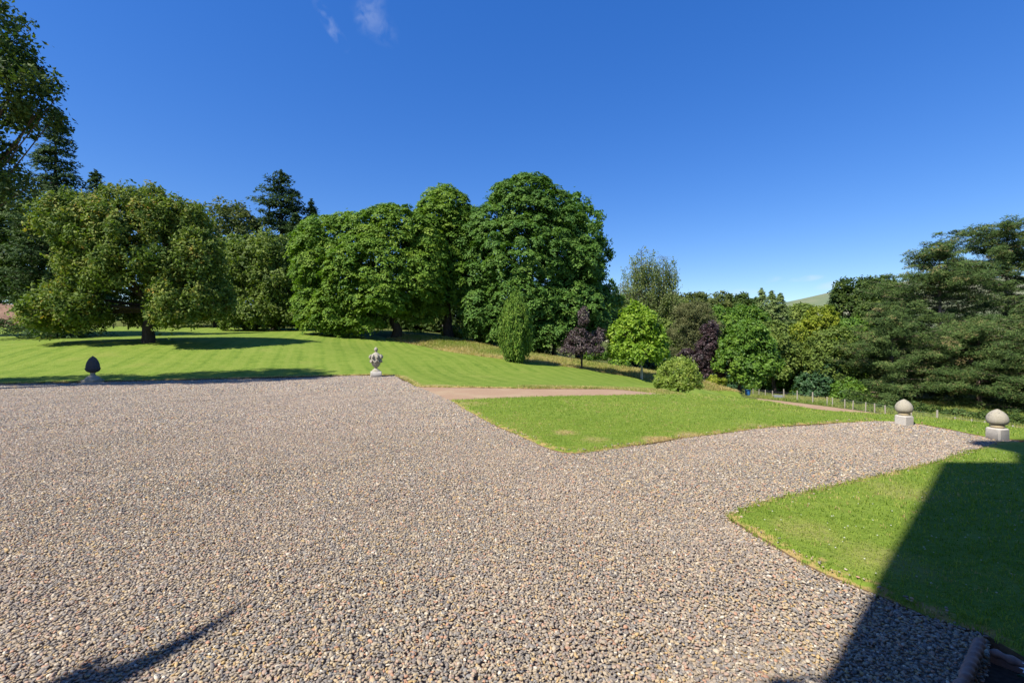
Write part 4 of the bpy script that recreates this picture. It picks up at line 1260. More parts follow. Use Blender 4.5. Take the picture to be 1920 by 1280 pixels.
broadleaf("holly_tree", "dark undergrowth tree filling the gap left of the pale olive tree", gp(405, 612, D), [lobe(400, 560, 50, 50, D), lobe(440, 500, 40, 60, D), lobe(360, 570, 60, 42, D)], L_OLIVE, B_DARK, .25, 8000, 1.0, .24, 110)

# --- the sycamores
D = 45
broadleaf("sycamore_tree", "broad yellow-green sycamore at the left of the big group, nearest the mown stripes", gp(742, 632, D),
          [lobe(610, 480, 58, 80, D), lobe(665, 450, 62, 62, D, .6), lobe(735, 438, 70, 58, D, .3), lobe(790, 440, 40, 50, D, .5), lobe(700, 510, 95, 70, D, -.8), lobe(600, 560, 44, 52, D), lobe(655, 575, 62, 42, D, -1.6), lobe(720, 560, 60, 40, D, -2.4), lobe(690, 600, 42, 22, D, -2), lobe(780, 520, 55, 60, D, -.3), lobe(610, 596, 44, 24, D, -.6), lobe(655, 612, 40, 16, D, -1.6), lobe(780, 585, 34, 26, D, .6), lobe(800, 485, 42, 52, D, .2)],
          L_SYC, B_DARK, 0.45, 125000, .80, 0.125, 111, fork=at(740, 560, D), up=.70, dome=.60, thick=.07, wild=.30, k=1.85, interior=.3, deep=.9, rmax=1.0, rmin=.85)
D = 48
broadleaf("sycamore_tree", "round-topped sycamore peering over between the two largest crowns", gp(842, 636, D),
          [lobe(834, 398, 50, 52, D), lobe(860, 415, 34, 45, D, .4), lobe(830, 460, 62, 58, D), lobe(850, 530, 58, 60, D), lobe(800, 560, 55, 40, D, -.6), lobe(870, 440, 35, 45, D, .4)],
          L_SYC, B_DARK, 0.45, 62000, .80, 0.13, 112, fork=at(838, 540, D), up=.70, dome=.60, thick=.07, wild=.30, k=1.85, interior=.3, deep=.9, rmax=1.0, rmin=.85)
broadleaf("sycamore_tree", "massive dark green sycamore, tallest and widest crown right of centre", gp(1010, 657, D),
          [lobe(990, 390, 78, 64, D), lobe(925, 440, 58, 62, D, -.3), lobe(1040, 430, 58, 62, D, .2), lobe(980, 480, 95, 75, D, -1.4), lobe(905, 510, 45, 55, D, -.6), lobe(1070, 500, 62, 66, D, -.2), lobe(915, 575, 48, 44, D, -1.6), lobe(985, 560, 70, 55, D, -2.6), lobe(1060, 575, 66, 50, D, -1.6), lobe(940, 612, 42, 26, D, -2.2), lobe(1030, 620, 60, 32, D, -2.4), lobe(1110, 600, 45, 42, D, -.6), lobe(905, 612, 34, 26, D, -1.2), lobe(1075, 632, 46, 24, D, -1.6), lobe(985, 640, 45, 18, D, -2.2), lobe(880, 455, 38, 50, D, -.2), lobe(875, 535, 36, 40, D, -.3)],
          L_SYC_B, B_DARK, 0.6, 160000, .84, 0.135, 113, fork=at(1000, 560, D), up=.70, dome=.60, thick=.07, wild=.30, k=1.85, interior=.3, deep=.9, rmax=1.0, rmin=.85)
D = 54
broadleaf("lime_tree", "ragged tree showing past the right flank of the massive sycamore", gp(1085, 660, D),
          [lobe(1078, 395, 30, 32, D), lobe(1095, 440, 34, 60, D), lobe(1110, 480, 34, 38, D), lobe(1095, 545, 52, 45, D), lobe(1130, 570, 35, 36, D)],
          L_SYC_B, B_DARK, 0.4, 15000, 0.85, 0.2, 114, up=.45, wild=.7, k=1.4, rmax=1.12)

# --- dark wood behind the sycamores
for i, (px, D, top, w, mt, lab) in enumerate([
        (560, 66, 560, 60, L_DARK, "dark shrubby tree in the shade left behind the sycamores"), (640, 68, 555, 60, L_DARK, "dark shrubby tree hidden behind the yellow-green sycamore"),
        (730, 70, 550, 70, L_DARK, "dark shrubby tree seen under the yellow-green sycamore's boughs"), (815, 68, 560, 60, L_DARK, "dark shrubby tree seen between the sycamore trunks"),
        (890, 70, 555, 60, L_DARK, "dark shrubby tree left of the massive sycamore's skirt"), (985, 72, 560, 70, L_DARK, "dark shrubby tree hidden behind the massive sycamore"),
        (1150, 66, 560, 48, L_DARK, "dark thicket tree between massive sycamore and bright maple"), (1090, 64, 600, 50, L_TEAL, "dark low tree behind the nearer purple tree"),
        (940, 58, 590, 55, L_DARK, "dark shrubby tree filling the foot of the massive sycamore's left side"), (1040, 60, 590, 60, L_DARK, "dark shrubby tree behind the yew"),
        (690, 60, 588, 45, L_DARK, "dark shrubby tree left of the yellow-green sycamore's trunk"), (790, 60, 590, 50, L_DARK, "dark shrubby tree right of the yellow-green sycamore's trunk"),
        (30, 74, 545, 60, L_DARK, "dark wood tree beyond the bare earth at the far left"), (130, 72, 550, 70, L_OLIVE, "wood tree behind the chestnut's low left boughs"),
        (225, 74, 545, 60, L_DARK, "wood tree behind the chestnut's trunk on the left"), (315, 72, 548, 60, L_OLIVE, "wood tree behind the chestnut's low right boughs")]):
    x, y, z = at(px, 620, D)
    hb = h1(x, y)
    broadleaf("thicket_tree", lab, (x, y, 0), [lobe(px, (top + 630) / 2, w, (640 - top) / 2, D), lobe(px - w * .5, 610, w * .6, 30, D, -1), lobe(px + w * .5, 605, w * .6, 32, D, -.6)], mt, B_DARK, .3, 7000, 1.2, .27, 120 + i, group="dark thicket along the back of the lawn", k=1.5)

# --- the clipped-looking yew
D = 32.5
rng = np.random.default_rng(130)
bx, by, _ = gp(967, 678, D); bz = h1(bx, by)
yew = empty("yew_tree", (bx, by, bz)); tag(yew, "upright columnar yew with a narrow foot in front of the massive sycamore", "tree")
H = at(0, 553, D)[2] - bz
n = 900
t = rng.uniform(0, 1, n) ** .85
wd = np.interp(t, [0, .06, .2, .42, .65, .82, .93, 1], [.40, .52, .95, 1.13, 1.02, .72, .38, .06])
az = rng.uniform(0, 6.283, n)
wob = 1 + .13 * np.sin(az * 5 + t * 7) + .10 * np.sin(az * 9 + 3 * t) + rng.normal(0, .05, n)
P = np.stack([np.cos(az) * wd * wob * rng.uniform(.8, 1.02, n), np.sin(az) * wd * wob * rng.uniform(.8, 1.02, n), t * H * .97], 1)
per = 22
i = np.repeat(np.arange(n), per); m = len(i)
C = P[i] + rng.normal(0, 1, (m, 3)) * np.array([.075, .075, .24])
axv = np.stack([np.cos(az[i]) * .25, np.sin(az[i]) * .25, np.ones(m)], 1)
Nn = np.stack([np.cos(az[i]), np.sin(az[i]), np.full(m, .25)], 1) + rng.normal(0, .55, (m, 3))
T = np.clip(.5 + .2 * rng.normal(0, 1, n)[i] + rng.normal(0, .15, m), 0, 1)
link("crown", crown_mesh("yew_crown", leaf_quads(C, Nn, .115 * rng.uniform(.6, 1.3, m), .3, rng, axv), T, L_YEW), yew)
mb = MB()
for q in range(9):
    a = q * .7; r = .1 + .03 * (q % 4)
    mb.tube([(r * math.cos(a), r * math.sin(a), -.2), (2.2 * r * math.cos(a), 2.2 * r * math.sin(a), .6), (3.0 * r * math.cos(a), 3.0 * r * math.sin(a), 2.6), (1.5 * r * math.cos(a), 1.5 * r * math.sin(a), 4.2)], [.07, .06, .04, .015], 6)
mb.build("trunk", B_DARK, yew, True)

# --- young trees along the long grass
D = 35
broadleaf("purple_tree", "young purple-leaved tree with a pointed top on the long grass right of the yew", gp(1090, 692, D),
          [lobe(1093, 596, 11, 22, D), lobe(1086, 630, 22, 17, D), lobe(1112, 636, 22, 13, D, .3), lobe(1072, 655, 24, 8, D), lobe(1105, 653, 28, 10, D, -.2), lobe(1128, 626, 13, 12, D, .4), lobe(1070, 640, 12, 8, D, .2)], L_PURPLE, B_DARK, .075, 7500, .30, .085, 140, fork=at(1091, 650, D), k=1.4, interior=.1, up=.5)
D = 36
broadleaf("maple_tree", "bright yellow-green young maple with a pale lower trunk", gp(1203, 711, D),
          [lobe(1195, 608, 40, 34, D), lobe(1168, 632, 28, 28, D), lobe(1225, 632, 28, 30, D, .2), lobe(1160, 655, 22, 20, D, -.2), lobe(1200, 655, 46, 24, D, -.4), lobe(1232, 655, 22, 20, D), lobe(1195, 580, 20, 14, D)], L_MAPLE, B_PALE, .10, 15000, .48, .13, 141, fork=at(1203, 660, D), k=1.6, up=.55)
D = 43
broadleaf("purple_tree", "dark wine-purple tree behind the dome bush", gp(1320, 726, D),
          [lobe(1331, 622, 15, 20, D), lobe(1328, 650, 24, 22, D), lobe(1318, 674, 26, 18, D), lobe(1335, 690, 26, 18, D, -.2), lobe(1292, 665, 18, 12, D, .3)], L_PURPLE2, B_PALE, .09, 9000, .4, .12, 142, fork=at(1323, 670, D), k=1.5, up=.5)
D = 41
broadleaf("young_tree", "fresh green young tree with a dark trunk beside the blue tub", gp(1386, 735, D),
          [lobe(1402, 626, 34, 28, D), lobe(1380, 655, 34, 28, D), lobe(1425, 652, 32, 30, D, .2), lobe(1372, 682, 34, 22, D), lobe(1410, 682, 42, 24, D, -.4), lobe(1440, 680, 26, 22, D), lobe(1394, 704, 30, 8, D, -.5)], L_GREEN, B_DARK, .13, 17000, .55, .14, 143, fork=at(1388, 680, D), k=1.6, up=.55)

# --- dome bush by the drive
D = 20
bx, by, _ = gp(1271, 732, D); bz = h1(bx, by)
broadleaf("dome_bush", "low dome-shaped bush with glossy pale leaves at the end of the drive", (bx, by, 0),
          [lobe(1272, 708, 42, 34, D), lobe(1252, 718, 24, 18, D, -.15), lobe(1293, 715, 22, 24, D, -.1), lobe(1275, 690, 26, 20, D)], L_BUSH, B_GREY, .06, 13000, .17, .058, 144, fork=(bx, by, bz + .5), up=.25, wild=.6, thick=.4, aspect=.36, cat="bush", k=1.5, low=-.45)

# --- weeping birches on the skyline
D = 78


def weeping(label, base, stems, mat, seed, total):
    rng = np.random.default_rng(seed)
    b = (base[0], base[1], h1(base[0], base[1]))
    root = empty("weeping_birch", b); tag(root, label, "tree", "weeping birches on the skyline")
    mb = MB(); V, T = [], []
    per = total // len(stems)
    for (px, py, hw, ln) in stems:
        tip = np.array(at(px, py, base[1])) - np.array(b)
        p0 = np.array([tip[0] * .25, 0, tip[2] * .2]); mid = np.array([tip[0] * .8, rng.normal(0, .4), tip[2] * .6])
        mb.tube([(0, 0, -.2), tuple(p0), tuple(mid), tuple(tip)], [.22, .17, .10, .02], 6)
        ns = 70
        k = max(4, per // ns)
        for s in range(ns):
            f = rng.uniform(.42, 1.0)
            st = mid * (1 - (f - .42) / .58) + tip * ((f - .42) / .58)
            a = rng.uniform(0, 6.28); w = hw * D / FPX * math.sqrt(rng.uniform(.02, 1)) * (1.05 - .15 * max(0, f - .6) / .4)
            e = st + np.array([math.cos(a) * w, math.sin(a) * w, rng.uniform(-.5, .2)])
            L_ = ln * D / FPX * rng.uniform(.15, .75)
            mb.tube([tuple(st), tuple((st + e) / 2 + np.array([0, 0, .35])), tuple(e), tuple(e - np.array([0, 0, L_ * .8]))], [.028, .02, .012, .006], 3, False)
            u = rng.uniform(0, 1, k) ** .8
            C = e - np.outer(u * L_, [0, 0, 1]) + rng.normal(0, .34, (k, 3)) * (1.15 - .6 * u[:, None])
            V.append(leaf_quads(C, rng.normal(0, 1, (k, 3)), rng.uniform(.11, .22, k), .5, rng, np.tile([0, 0, -1.0], (k, 1))))
            T.append(np.clip(.5 + .2 * rng.normal() + rng.normal(0, .15, k), 0, 1))
    link("crown", crown_mesh("birch_crown", np.concatenate(V), np.concatenate(T), mat), root)
    mb.build("trunk", B_GREY, root, True)


weeping("tall weeping birch with hanging strands, left stem of the skyline pair", gp(1200, 640, D), [(1203, 466, 26, 60), (1190, 495, 26, 75), (1218, 492, 26, 75), (1200, 535, 34, 70), (1222, 550, 28, 60), (1185, 540, 26, 60)], L_BIRCH, 150, 17000)
weeping("weeping birch with drooping curtain, right stem of the skyline pair", gp(1240, 640, D + 1), [(1243, 480, 26, 70), (1256, 498, 16, 75), (1236, 505, 24, 70), (1245, 545, 22, 60)], L_BIRCH, 151, 11000)
weeping("short weeping birch nearest the massive sycamore's flank", gp(1163, 640, D - 2), [(1163, 530, 24, 60), (1150, 550, 24, 60), (1178, 552, 24, 60)], L_BIRCH, 152, 7500)
weeping("small weeping birch with a mop head right of the tall pair", gp(1266, 640, D), [(1267, 548, 16, 50), (1262, 565, 16, 50), (1280, 580, 14, 45)], L_BIRCH, 153, 4200)

# --- mixed wood to the right of centre
D = 56
broadleaf("scots_pine", "brownish broad-headed pine with a grey trunk behind the wine-purple tree", gp(1304, 715, D),
          [lobe(1300, 588, 38, 24, D), lobe(1282, 622, 32, 24, D), lobe(1318, 612, 34, 22, D), lobe(1288, 660, 34, 20, D), lobe(1310, 650, 30, 20, D)], L_SCOTS, B_PINE, .24, 15000, .6, .2, 160, fork=at(1303, 620, D), aspect=.2, up=.6, wild=.9, thick=.3)
wood = [
    (1255, 100, 590, 45, 40, L_OLIVE, "olive tree filling the gap under the small weeping birch"), (1300, 108, 578, 42, 30, L_BROWN, "brownish skyline tree just right of the weeping birches"),
    (1345, 112, 577, 42, 30, L_BROWN, "rounded skyline tree between brownish pine and green wood"), (1390, 110, 580, 36, 28, L_DARK, "dark rounded skyline tree left of the pale spruces"),
    (1352, 84, 605, 46, 34, L_GREEN, "fresh green wood tree above the wine-purple tree"), (1400, 92, 600, 38, 30, L_GREEN, "fresh green wood tree behind the young tree's top"),
    (1500, 150, 588, 22, 20, L_OLIVE, "faint olive tree standing in front of the hill foot"), (1478, 100, 622, 36, 20, L_OLIVE, "olive wood tree below the open hill view"),
    (1450, 70, 640, 42, 40, L_OLIVE, "olive tree right of the young green tree"), (1480, 74, 690, 44, 40, L_GREEN, "leafy green tree overhanging the middle fence posts"),
    (1420, 76, 695, 36, 30, L_GREEN, "green thicket tree behind the blue tub"), (1345, 56, 700, 34, 28, L_TEAL, "dark green low tree left of the young tree's trunk"),
    (1588, 72, 632, 44, 40, L_GREEN, "green tree right of the yellow-leaved tree"), (1560, 66, 655, 44, 44, L_OLIVE, "olive green tree below the yellow-leaved tree"),
    (1250, 66, 640, 40, 44, L_OLIVE, "dull green tree behind the bright maple"), (1220, 60, 665, 40, 32, L_TEAL, "dark thicket tree behind the bright maple's trunk"),
    (1295, 64, 690, 40, 30, L_OLIVE, "grey-green thicket tree behind the dome bush"), (1655, 80, 590, 40, 60, L_DARK, "dark tree between rounded tree and pines"),
    (1525, 68, 730, 40, 24, L_GREEN, "low green bush tree behind the fence centre posts"), (1590, 63, 735, 30, 26, L_GREEN, "small light green tree at the pines' left foot"),
]
for i, (px, D, py, rx, rz, mt, lab) in enumerate(wood):
    x, y, z = at(px, py, D)
    hb = h1(x, y)
    lz = lambda q: q
    body = [lobe(px, py, rx, rz, D), lobe(px - rx * .55, py + rz * .5, rx * .6, rz * .8, D, -.5), lobe(px + rx * .5, py + rz * .55, rx * .62, rz * .75, D, -.8), lobe(px + rx * .1, py + rz * 1.1, rx * .8, rz * .8, D, -.6)]
    broadleaf("wood_tree", lab, (x, y, 0), body, mt, B_DARK, .28, 8500, max(.5, D / 75), .0033 * D, 170 + i, group="trees of the mixed wood", k=1.5)
D = 72
broadleaf("laburnum_tree", "yellow-leaved tree standing out in the wood below the hill", gp(1530, 760, D),
          [lobe(1540, 595, 30, 24, D), lobe(1512, 622, 32, 22, D), lobe(1555, 625, 32, 26, D), lobe(1500, 650, 30, 18, D, -.4), lobe(1535, 655, 34, 16, D, -.5), lobe(1510, 690, 28, 24, D)], L_YELLOW, B_GREY, .25, 14000, .75, .2, 200, k=1.4, up=.55)
D = 66
broadleaf("holly_tree", "dark blue-green rounded bush tree behind the middle of the fence", gp(1545, 760, D), [lobe(1548, 690, 34, 28, D), lobe(1535, 722, 44, 34, D), lobe(1565, 725, 34, 36, D)], L_TEAL, B_DARK, .22, 12000, .6, .18, 201)
D = 88
broadleaf("oak_tree", "rounded dark tree beside the hill, left of the tall pines", gp(1620, 740, D),
          [lobe(1605, 545, 42, 28, D), lobe(1648, 545, 36, 28, D), lobe(1585, 570, 30, 24, D), lobe(1625, 590, 60, 40, D), lobe(1680, 560, 40, 36, D)], L_DARK, B_DARK, .5, 15000, 1.1, .28, 202, k=1.4, rmax=1.1)
for i, (px, py, D, lab) in enumerate([(1428, 541, 98, "left spire of three pale spruces on the skyline"), (1447, 546, 97, "middle spire of three pale spruces on the skyline"), (1463, 550, 99, "right spire of three pale spruces on the skyline")]):
    x, y, z = at(px, py, D)
    conifer("spruce_tree", lab, (x, y, 0), z, lambda t: 5.6 * (1 - t) ** .9 + .1, L_SPRUCE, B_DARK, .28, 11000, 210 + i, z0=.3, droop=-.1, gap=.9, pad=.9, leaf=.34, nb=9, aspect=.34, group="pale spruces on the skyline")

# --- big pines at the right edge
D = 66
pw = lambda pts: (lambda t: float(np.interp(t, [p[0] for p in pts], [p[1] for p in pts])))
conifer("pine_tree", "large left-hand pine whose sloping top meets the rounded dark tree", gp(1762, 790, D), at(1758, 452, D)[2], pw([(0, 9.43), (.3, 10.14), (.5, 8.96), (.7, 6.60), (.85, 4.24), (.95, 2.24), (1, 0.94)]), L_PINE, B_PINE, .42, 105000, 220, z0=.04, droop=.10, gap=1.37, pad=0.96, leaf=0.224, aspect=.20, nb=9, up=.85, tier=.5, tuft=.85, irregular=.3, flat_=0.30, bushy=.85)
D = 71
conifer("pine_tree", "tallest pine at the right edge with sky showing between its open boughs", gp(1888, 800, D), at(1885, 424, D)[2], pw([(0, 8.88), (.3, 9.47), (.45, 8.28), (.62, 8.28), (.8, 8.28), (.92, 6.15), (1, 1.42)]), L_PINE, B_PINE, .48, 125000, 221, z0=.04, droop=.16, gap=1.60, pad=0.97, leaf=0.225, aspect=.20, nb=8, up=.88, tier=.5, tuft=.85, irregular=.28, flat_=0.27, bushy=.85)
D = 61
conifer("pine_tree", "lower dense pine sweeping down to the fence, left of the large pines", gp(1672, 780, D), at(1676, 568, D)[2], pw([(0, 6.57), (.3, 6.80), (.6, 4.93), (.85, 2.70), (1, 0.59)]), L_PINE, B_PINE, .3, 55000, 222, z0=.03, droop=.06, gap=1.05, pad=0.82, leaf=0.197, aspect=.20, nb=9, up=.82, tier=.5, tuft=.85, flat_=0.33, bushy=.85)
D = 58
conifer("pine_tree", "low pine filling the foot of the right edge behind the finials", gp(1835, 800, D), at(1830, 600, D)[2], pw([(0, 7.66), (.4, 7.42), (.7, 4.87), (1, 0.93)]), L_PINE, B_PINE, .3, 60000, 223, z0=.03, droop=.05, gap=1.10, pad=0.86, leaf=0.195, aspect=.20, nb=9, up=.82, tier=.5, tuft=.85, flat_=0.33, bushy=.85)
D = 53
conifer("pine_tree", "low pine cut off by the right edge of the picture", gp(1945, 800, D), at(1945, 560, D)[2], pw([(0, 6.31), (.4, 6.09), (.7, 4.51), (1, 0.90)]), L_PINE, B_PINE, .3, 40000, 224, z0=.03, droop=.05, gap=1.08, pad=0.83, leaf=0.189, aspect=.20, nb=9, up=.82, tier=.5, tuft=.85, flat_=0.33)

# low bushes along the edge of the long grass
for i, (px, py, D, rx, rz, mt, lab) in enumerate([(1118, 665, 44, 22, 13, L_GREEN, "leafy green weed clump in the long grass beside the purple tree"), (1160, 682, 43, 20, 10, L_GREEN, "low green weed clump in the long grass left of the maple"),
                                                  (850, 624, 50, 22, 14, L_YELLOW, "sunlit pale shrub seen between the sycamore trunks"), (905, 640, 48, 16, 9, L_GREEN, "low sunlit weed clump under the massive sycamore"), (780, 628, 52, 24, 8, L_YELLOW, "low pale weeds behind the yellow-green sycamore's trunk"),
                                                  (1345, 712, 50, 18, 10, L_YELLOW, "dry pale bramble clump right of the dome bush")]):
    x, y, z = at(px, py, D)
    broadleaf("shrub", lab, (x, y, 0), [lobe(px, py, rx, rz, D), lobe(px - rx * .5, py + 3, rx * .5, rz * .8, D, -.2), lobe(px + rx * .5, py + 3, rx * .5, rz * .7, D, .2)], mt, B_GREY, .04, 2600, .3, .12, 240 + i, cat="shrub", low=-.5)

for i, (px, py, D, rx, rz, mt, lab) in enumerate([(1668, 768, 53, 34, 12, L_PINE, "dark undergrowth clump behind the fence, left of the farther ball finial"), (1735, 776, 50, 36, 13, L_DARK, "dark undergrowth clump behind the fence, between the two ball finials"),
                                                  (1800, 786, 48, 34, 13, L_PINE, "dark undergrowth clump behind the fence, left of the nearer ball finial"), (1860, 792, 45, 34, 15, L_DARK, "dark undergrowth clump right behind the nearer ball finial"), (1915, 798, 43, 30, 16, L_DARK, "dark undergrowth clump cut by the picture's right edge"),
                                                  (1610, 757, 57, 34, 11, L_DARK, "dark undergrowth clump behind the middle fence posts")]):
    x, y, z = at(px, py, D)
    broadleaf("undergrowth", lab, (x, y, 0), [lobe(px, py, rx, rz * 1.5, D, 0, 1.6), lobe(px - rx * .6, py + 3, rx * .6, rz * 1.2, D, -.3, 1.3), lobe(px + rx * .6, py + 3, rx * .6, rz, D, .2, 1.3)], mt, B_DARK, .05, 4200, .42, .13, 260 + i, cat="shrub", low=-.6)

# ------------------------------------------------------------------ stone ornaments
M['stone_pale'] = stone_mat("weathered_sandstone", (0.27, 0.245, 0.19), (0.41, 0.375, 0.295), (0.24, 0.225, 0.12), (0.09, 0.084, 0.07), .6)
M['stone_plinth'] = stone_mat("pale_stone_block", (0.36, 0.335, 0.295), (0.53, 0.49, 0.43), (0.30, 0.28, 0.2), (0.13, 0.12, 0.11), .4)
M['stone_shaded'] = stone_mat("shade_darkened_stone", (0.055, 0.055, 0.055), (0.10, 0.10, 0.095), (0.09, 0.09, 0.06), (0.025, 0.025, 0.025), .5)  # the tree's shade is put into this stone colour, for the acorn
M['stone_gold'] = stone_mat("ochre_stone", (0.36, 0.29, 0.17), (0.52, 0.43, 0.27), (0.34, 0.28, 0.15), (0.14, 0.12, 0.09), .35)


def ball_finial(label, px, py, s, rz):
    x, y = flat(px, py)
    r = empty("ball_finial", (x, y, 0), rz); tag(r, label, "finial", "stone ball finials at the end of the gravel")
    m = MB(); w = .108 * s
    m.box(-w, -w, -.05, w, w, .195 * s, .018); m.build("plinth", M['stone_plinth'], r, True, jitter=.0012)
    m = MB(); m.lathe([(a * .80, b) for a, b in [(.07 * s, .19 * s), (.10 * s, .196 * s), (.104 * s, .205 * s), (.118 * s, .212 * s), (.122 * s, .226 * s), (.116 * s, .238 * s), (.10 * s, .243 * s), (.096 * s, .255 * s)]], 28)
    m.build("collar", M['stone_gold'], r, True)
    m = MB()
    prof = [(.05, .248), (.112, .250), (.140, .262), (.158, .284), (.166, .312), (.165, .342), (.154, .374), (.134, .404), (.106, .430), (.074, .450), (.042, .466), (.018, .476), (.004, .480)]
    m.lathe([(a * s * .84, (.250 + (b - .248) * 1.12) * s) for a, b in prof], 32, wob=lambda t, z: 1 + .008 * math.sin(3 * t + z * 20)); m.build("ball", M['stone_pale'], r, True)
    return r


ball_finial("stone ball finial farther from the lens, standing clear of the house shadow", 1695, 797, .98, R(12))
ball_finial("stone ball finial nearer the right edge, touching the tip of the house shadow", 1870, 823, .97, R(8))

# acorn finial
x, y = flat(174, 716)
r = empty("acorn_finial", (x, y, 0)); tag(r, "egg-shaped acorn finial, coloured dark for tree shade, on a low grey base at the lawn's edge", "finial")
m = MB(); m.box(-.33, -.33, -.05, .33, .33, .09, .015); m.build("plinth", M['stone_pale'], r, True)
m = MB(); m.lathe([(.34, .085), (.335, .12), (.30, .15), (.27, .19), (.22, .225), (.15, .25), (.115, .27), (.10, .31), (.105, .36), (.13, .385)], 32); m.build("foot", M['stone_pale'], r, True)
m = MB(); m.lathe([(.10, .375), (.19, .392), (.255, .43), (.29, .47), (.305, .51), (.318, .525), (.318, .545), (.30, .555)], 36, wob=lambda t, z: 1 + .015 * math.sin(18 * t + z * 60)); m.build("cup", M['stone_shaded'], r, True)
m = MB(); m.lathe([(.285, .54), (.288, .58), (.283, .64), (.268, .71), (.242, .78), (.205, .85), (.160, .915), (.108, .965), (.055, .998), (.022, 1.02), (.006, 1.035)], 36); m.build("nut", M['stone_shaded'], r, True)
for sgn in (-1, 1):
    m = MB()
    m.tube([(sgn * .30, 0, .525), (sgn * .335, 0, .53), (sgn * .36, 0, .535)], [.03, .025, .012], 8)
    m.build("lug", M['stone_shaded'], r, True)

r.scale = (.76, .76, 1.0)

# flaming urn with drapery
x, y = flat(705, 706)
r = empty("stone_urn", (x, y, 0), R(18)); tag(r, "carved stone urn with a lid and draped swags at the corner of the gravel", "urn")
m = MB(); m.box(-.24, -.24, -.05, .24, .24, .24, .018); m.build("plinth", M['stone_plinth'], r, True, jitter=.0015)
m = MB(); m.lathe([(.20, .238), (.20, .262), (.17, .28), (.155, .31), (.11, .345), (.07, .375), (.058, .40), (.07, .425), (.10, .435), (.10, .45)], 28); m.build("foot", M['stone_pale'], r, True)
m = MB(); m.lathe([(.09, .44), (.12, .465), (.165, .53), (.20, .62), (.222, .71), (.235, .79), (.24, .86), (.225, .885)], 40, wob=lambda t, z: 1 + (.05 if z < .62 else .015) * math.cos(12 * t)); m.build("bowl", M['stone_pale'], r, True)
for q in range(8):
    a = q * math.pi / 4 + .2
    m = MB(); c, s_ = math.cos(a), math.sin(a)
    m.tube([(.20 * c, .20 * s_, 1.0), (.245 * c, .245 * s_, .955), (.27 * c, .27 * s_, .90), (.265 * c, .265 * s_, .845), (.25 * c, .25 * s_, .80)], [.03, .048, .056, .045, .012], 9)
    m.build("drape", M['stone_pale'], r, True)
for q in range(8):
    a0 = q * math.pi / 4 + .2
    m = MB(); pts = []
    for i in range(7):
        t = i / 6; a = a0 + t * math.pi / 4
        z = .80 - .13 * math.sin(math.pi * t); rr = .235 + .018 * math.sin(math.pi * t)
        pts.append((rr * math.cos(a), rr * math.sin(a), z))
    m.tube(pts, [.016, .026, .034, .038, .034, .026, .016], 7); m.build("swag", M['stone_pale'], r, True)
m = MB(); m.lathe([(.215, .88), (.232, .90), (.225, .93), (.20, .975), (.165, 1.02), (.12, 1.065), (.08, 1.095), (.05, 1.11), (.045, 1.13)], 36, wob=lambda t, z: 1 + .04 * math.cos(16 * t) * (1 if z < 1.06 else 0)); m.build("lid", M['stone_pale'], r, True)
m = MB(); m.lathe([(.045, 1.125), (.058, 1.14), (.05, 1.155), (.075, 1.185), (.085, 1.225), (.078, 1.265), (.055, 1.305), (.025, 1.335), (.006, 1.345)], 24, wob=lambda t, z: 1 + .06 * math.cos(7 * t + z * 60)); m.build("knop", M['stone_pale'], r, True)

# ------------------------------------------------------------------ fences, tub, sheet
M['post'] = plain_mat("grey_weathered_post", (0.31, 0.28, 0.225), .9, .1, .25, 8)
M['wire'] = plain_mat("galvanised_wire", (0.20, 0.21, 0.22), .5, .5, .1)


def fence(label, posts, mat, nw=5, hgt=1.0):
    x0, y0 = posts[0][:2]
    root = empty("wire_fence", (x0, y0, h1(x0, y0))); tag(root, label, "fence", "post and wire fences")
    base = Vector(root.location)
    P = []
    for k, (x, y, s) in enumerate(posts):
        z = h1(x, y); m = MB(); w = .055 * s
        lx, ly = random.uniform(-.03, .03), random.uniform(-.03, .03)
        rings = []
        for zz, ww in ((-.3, w), (hgt * s * .97, w * .95), (hgt * s, w * .7)):
            f = zz / hgt
            rings.append([(lx * f + ww * math.cos(a * math.pi / 4), ly * f + ww * math.sin(a * math.pi / 4), zz) for a in range(8)])
        m.rings(rings)
        m.build("post", mat, root, loc=(x - base.x, y - base.y, z - base.z), jitter=.004)
        P.append((x - base.x, y - base.y, z - base.z))
    for q in range(nw):
        f = .12 + .8 * q / (nw - 1)
        m = MB()
        m.tube([(p[0], p[1] - .06, p[2] + f * hgt) for p in P], [.0065] * len(P), 4)
        m.build("wire", M['wire'], root)


def zplane(px, py, z=-6.0):
    D = (EYE - z) * FPX / (py - 640)
    return ((px - 960) / FPX * D, D)


posts = []
for k, (px, py) in enumerate([(1412, 741), (1423, 742.5), (1435, 744), (1449, 746), (1470, 748.5), (1495, 752), (1524, 756), (1551, 760), (1561, 761.5), (1584, 765), (1599, 767.5), (1623, 771.5), (1640, 774), (1660, 778), (1709, 787), (1757, 797), (1790, 803), (1822, 808), (1846, 812), (1872, 816), (1899, 821), (1940, 828)]):
    x, y = zplane(px, py)
    # settle on the terrain along the sight line
    for _ in range(6):
        x, y = zplane(px, py, h1(x, y))
        y = min(max(y, 30), 70); x = (px - 960) / FPX * y
    posts.append((x, y, 1.35 if k in (4, 5, 6, 15) else 1.0))
fence("long post and wire fence curving along the track below the lawn on the right", posts, M['post'])
posts = [(*at(px, py, D)[:2], 1.0) for px, py, D in ((830, 640, 58), (1060, 660, 52), (1150, 690, 50), (1222, 700, 49), (1297, 716, 48), (1352, 724, 48), (1378, 728, 49))]
fence("short run of wire fence behind the young trees and long grass", posts, M['post'], 4, 1.1)

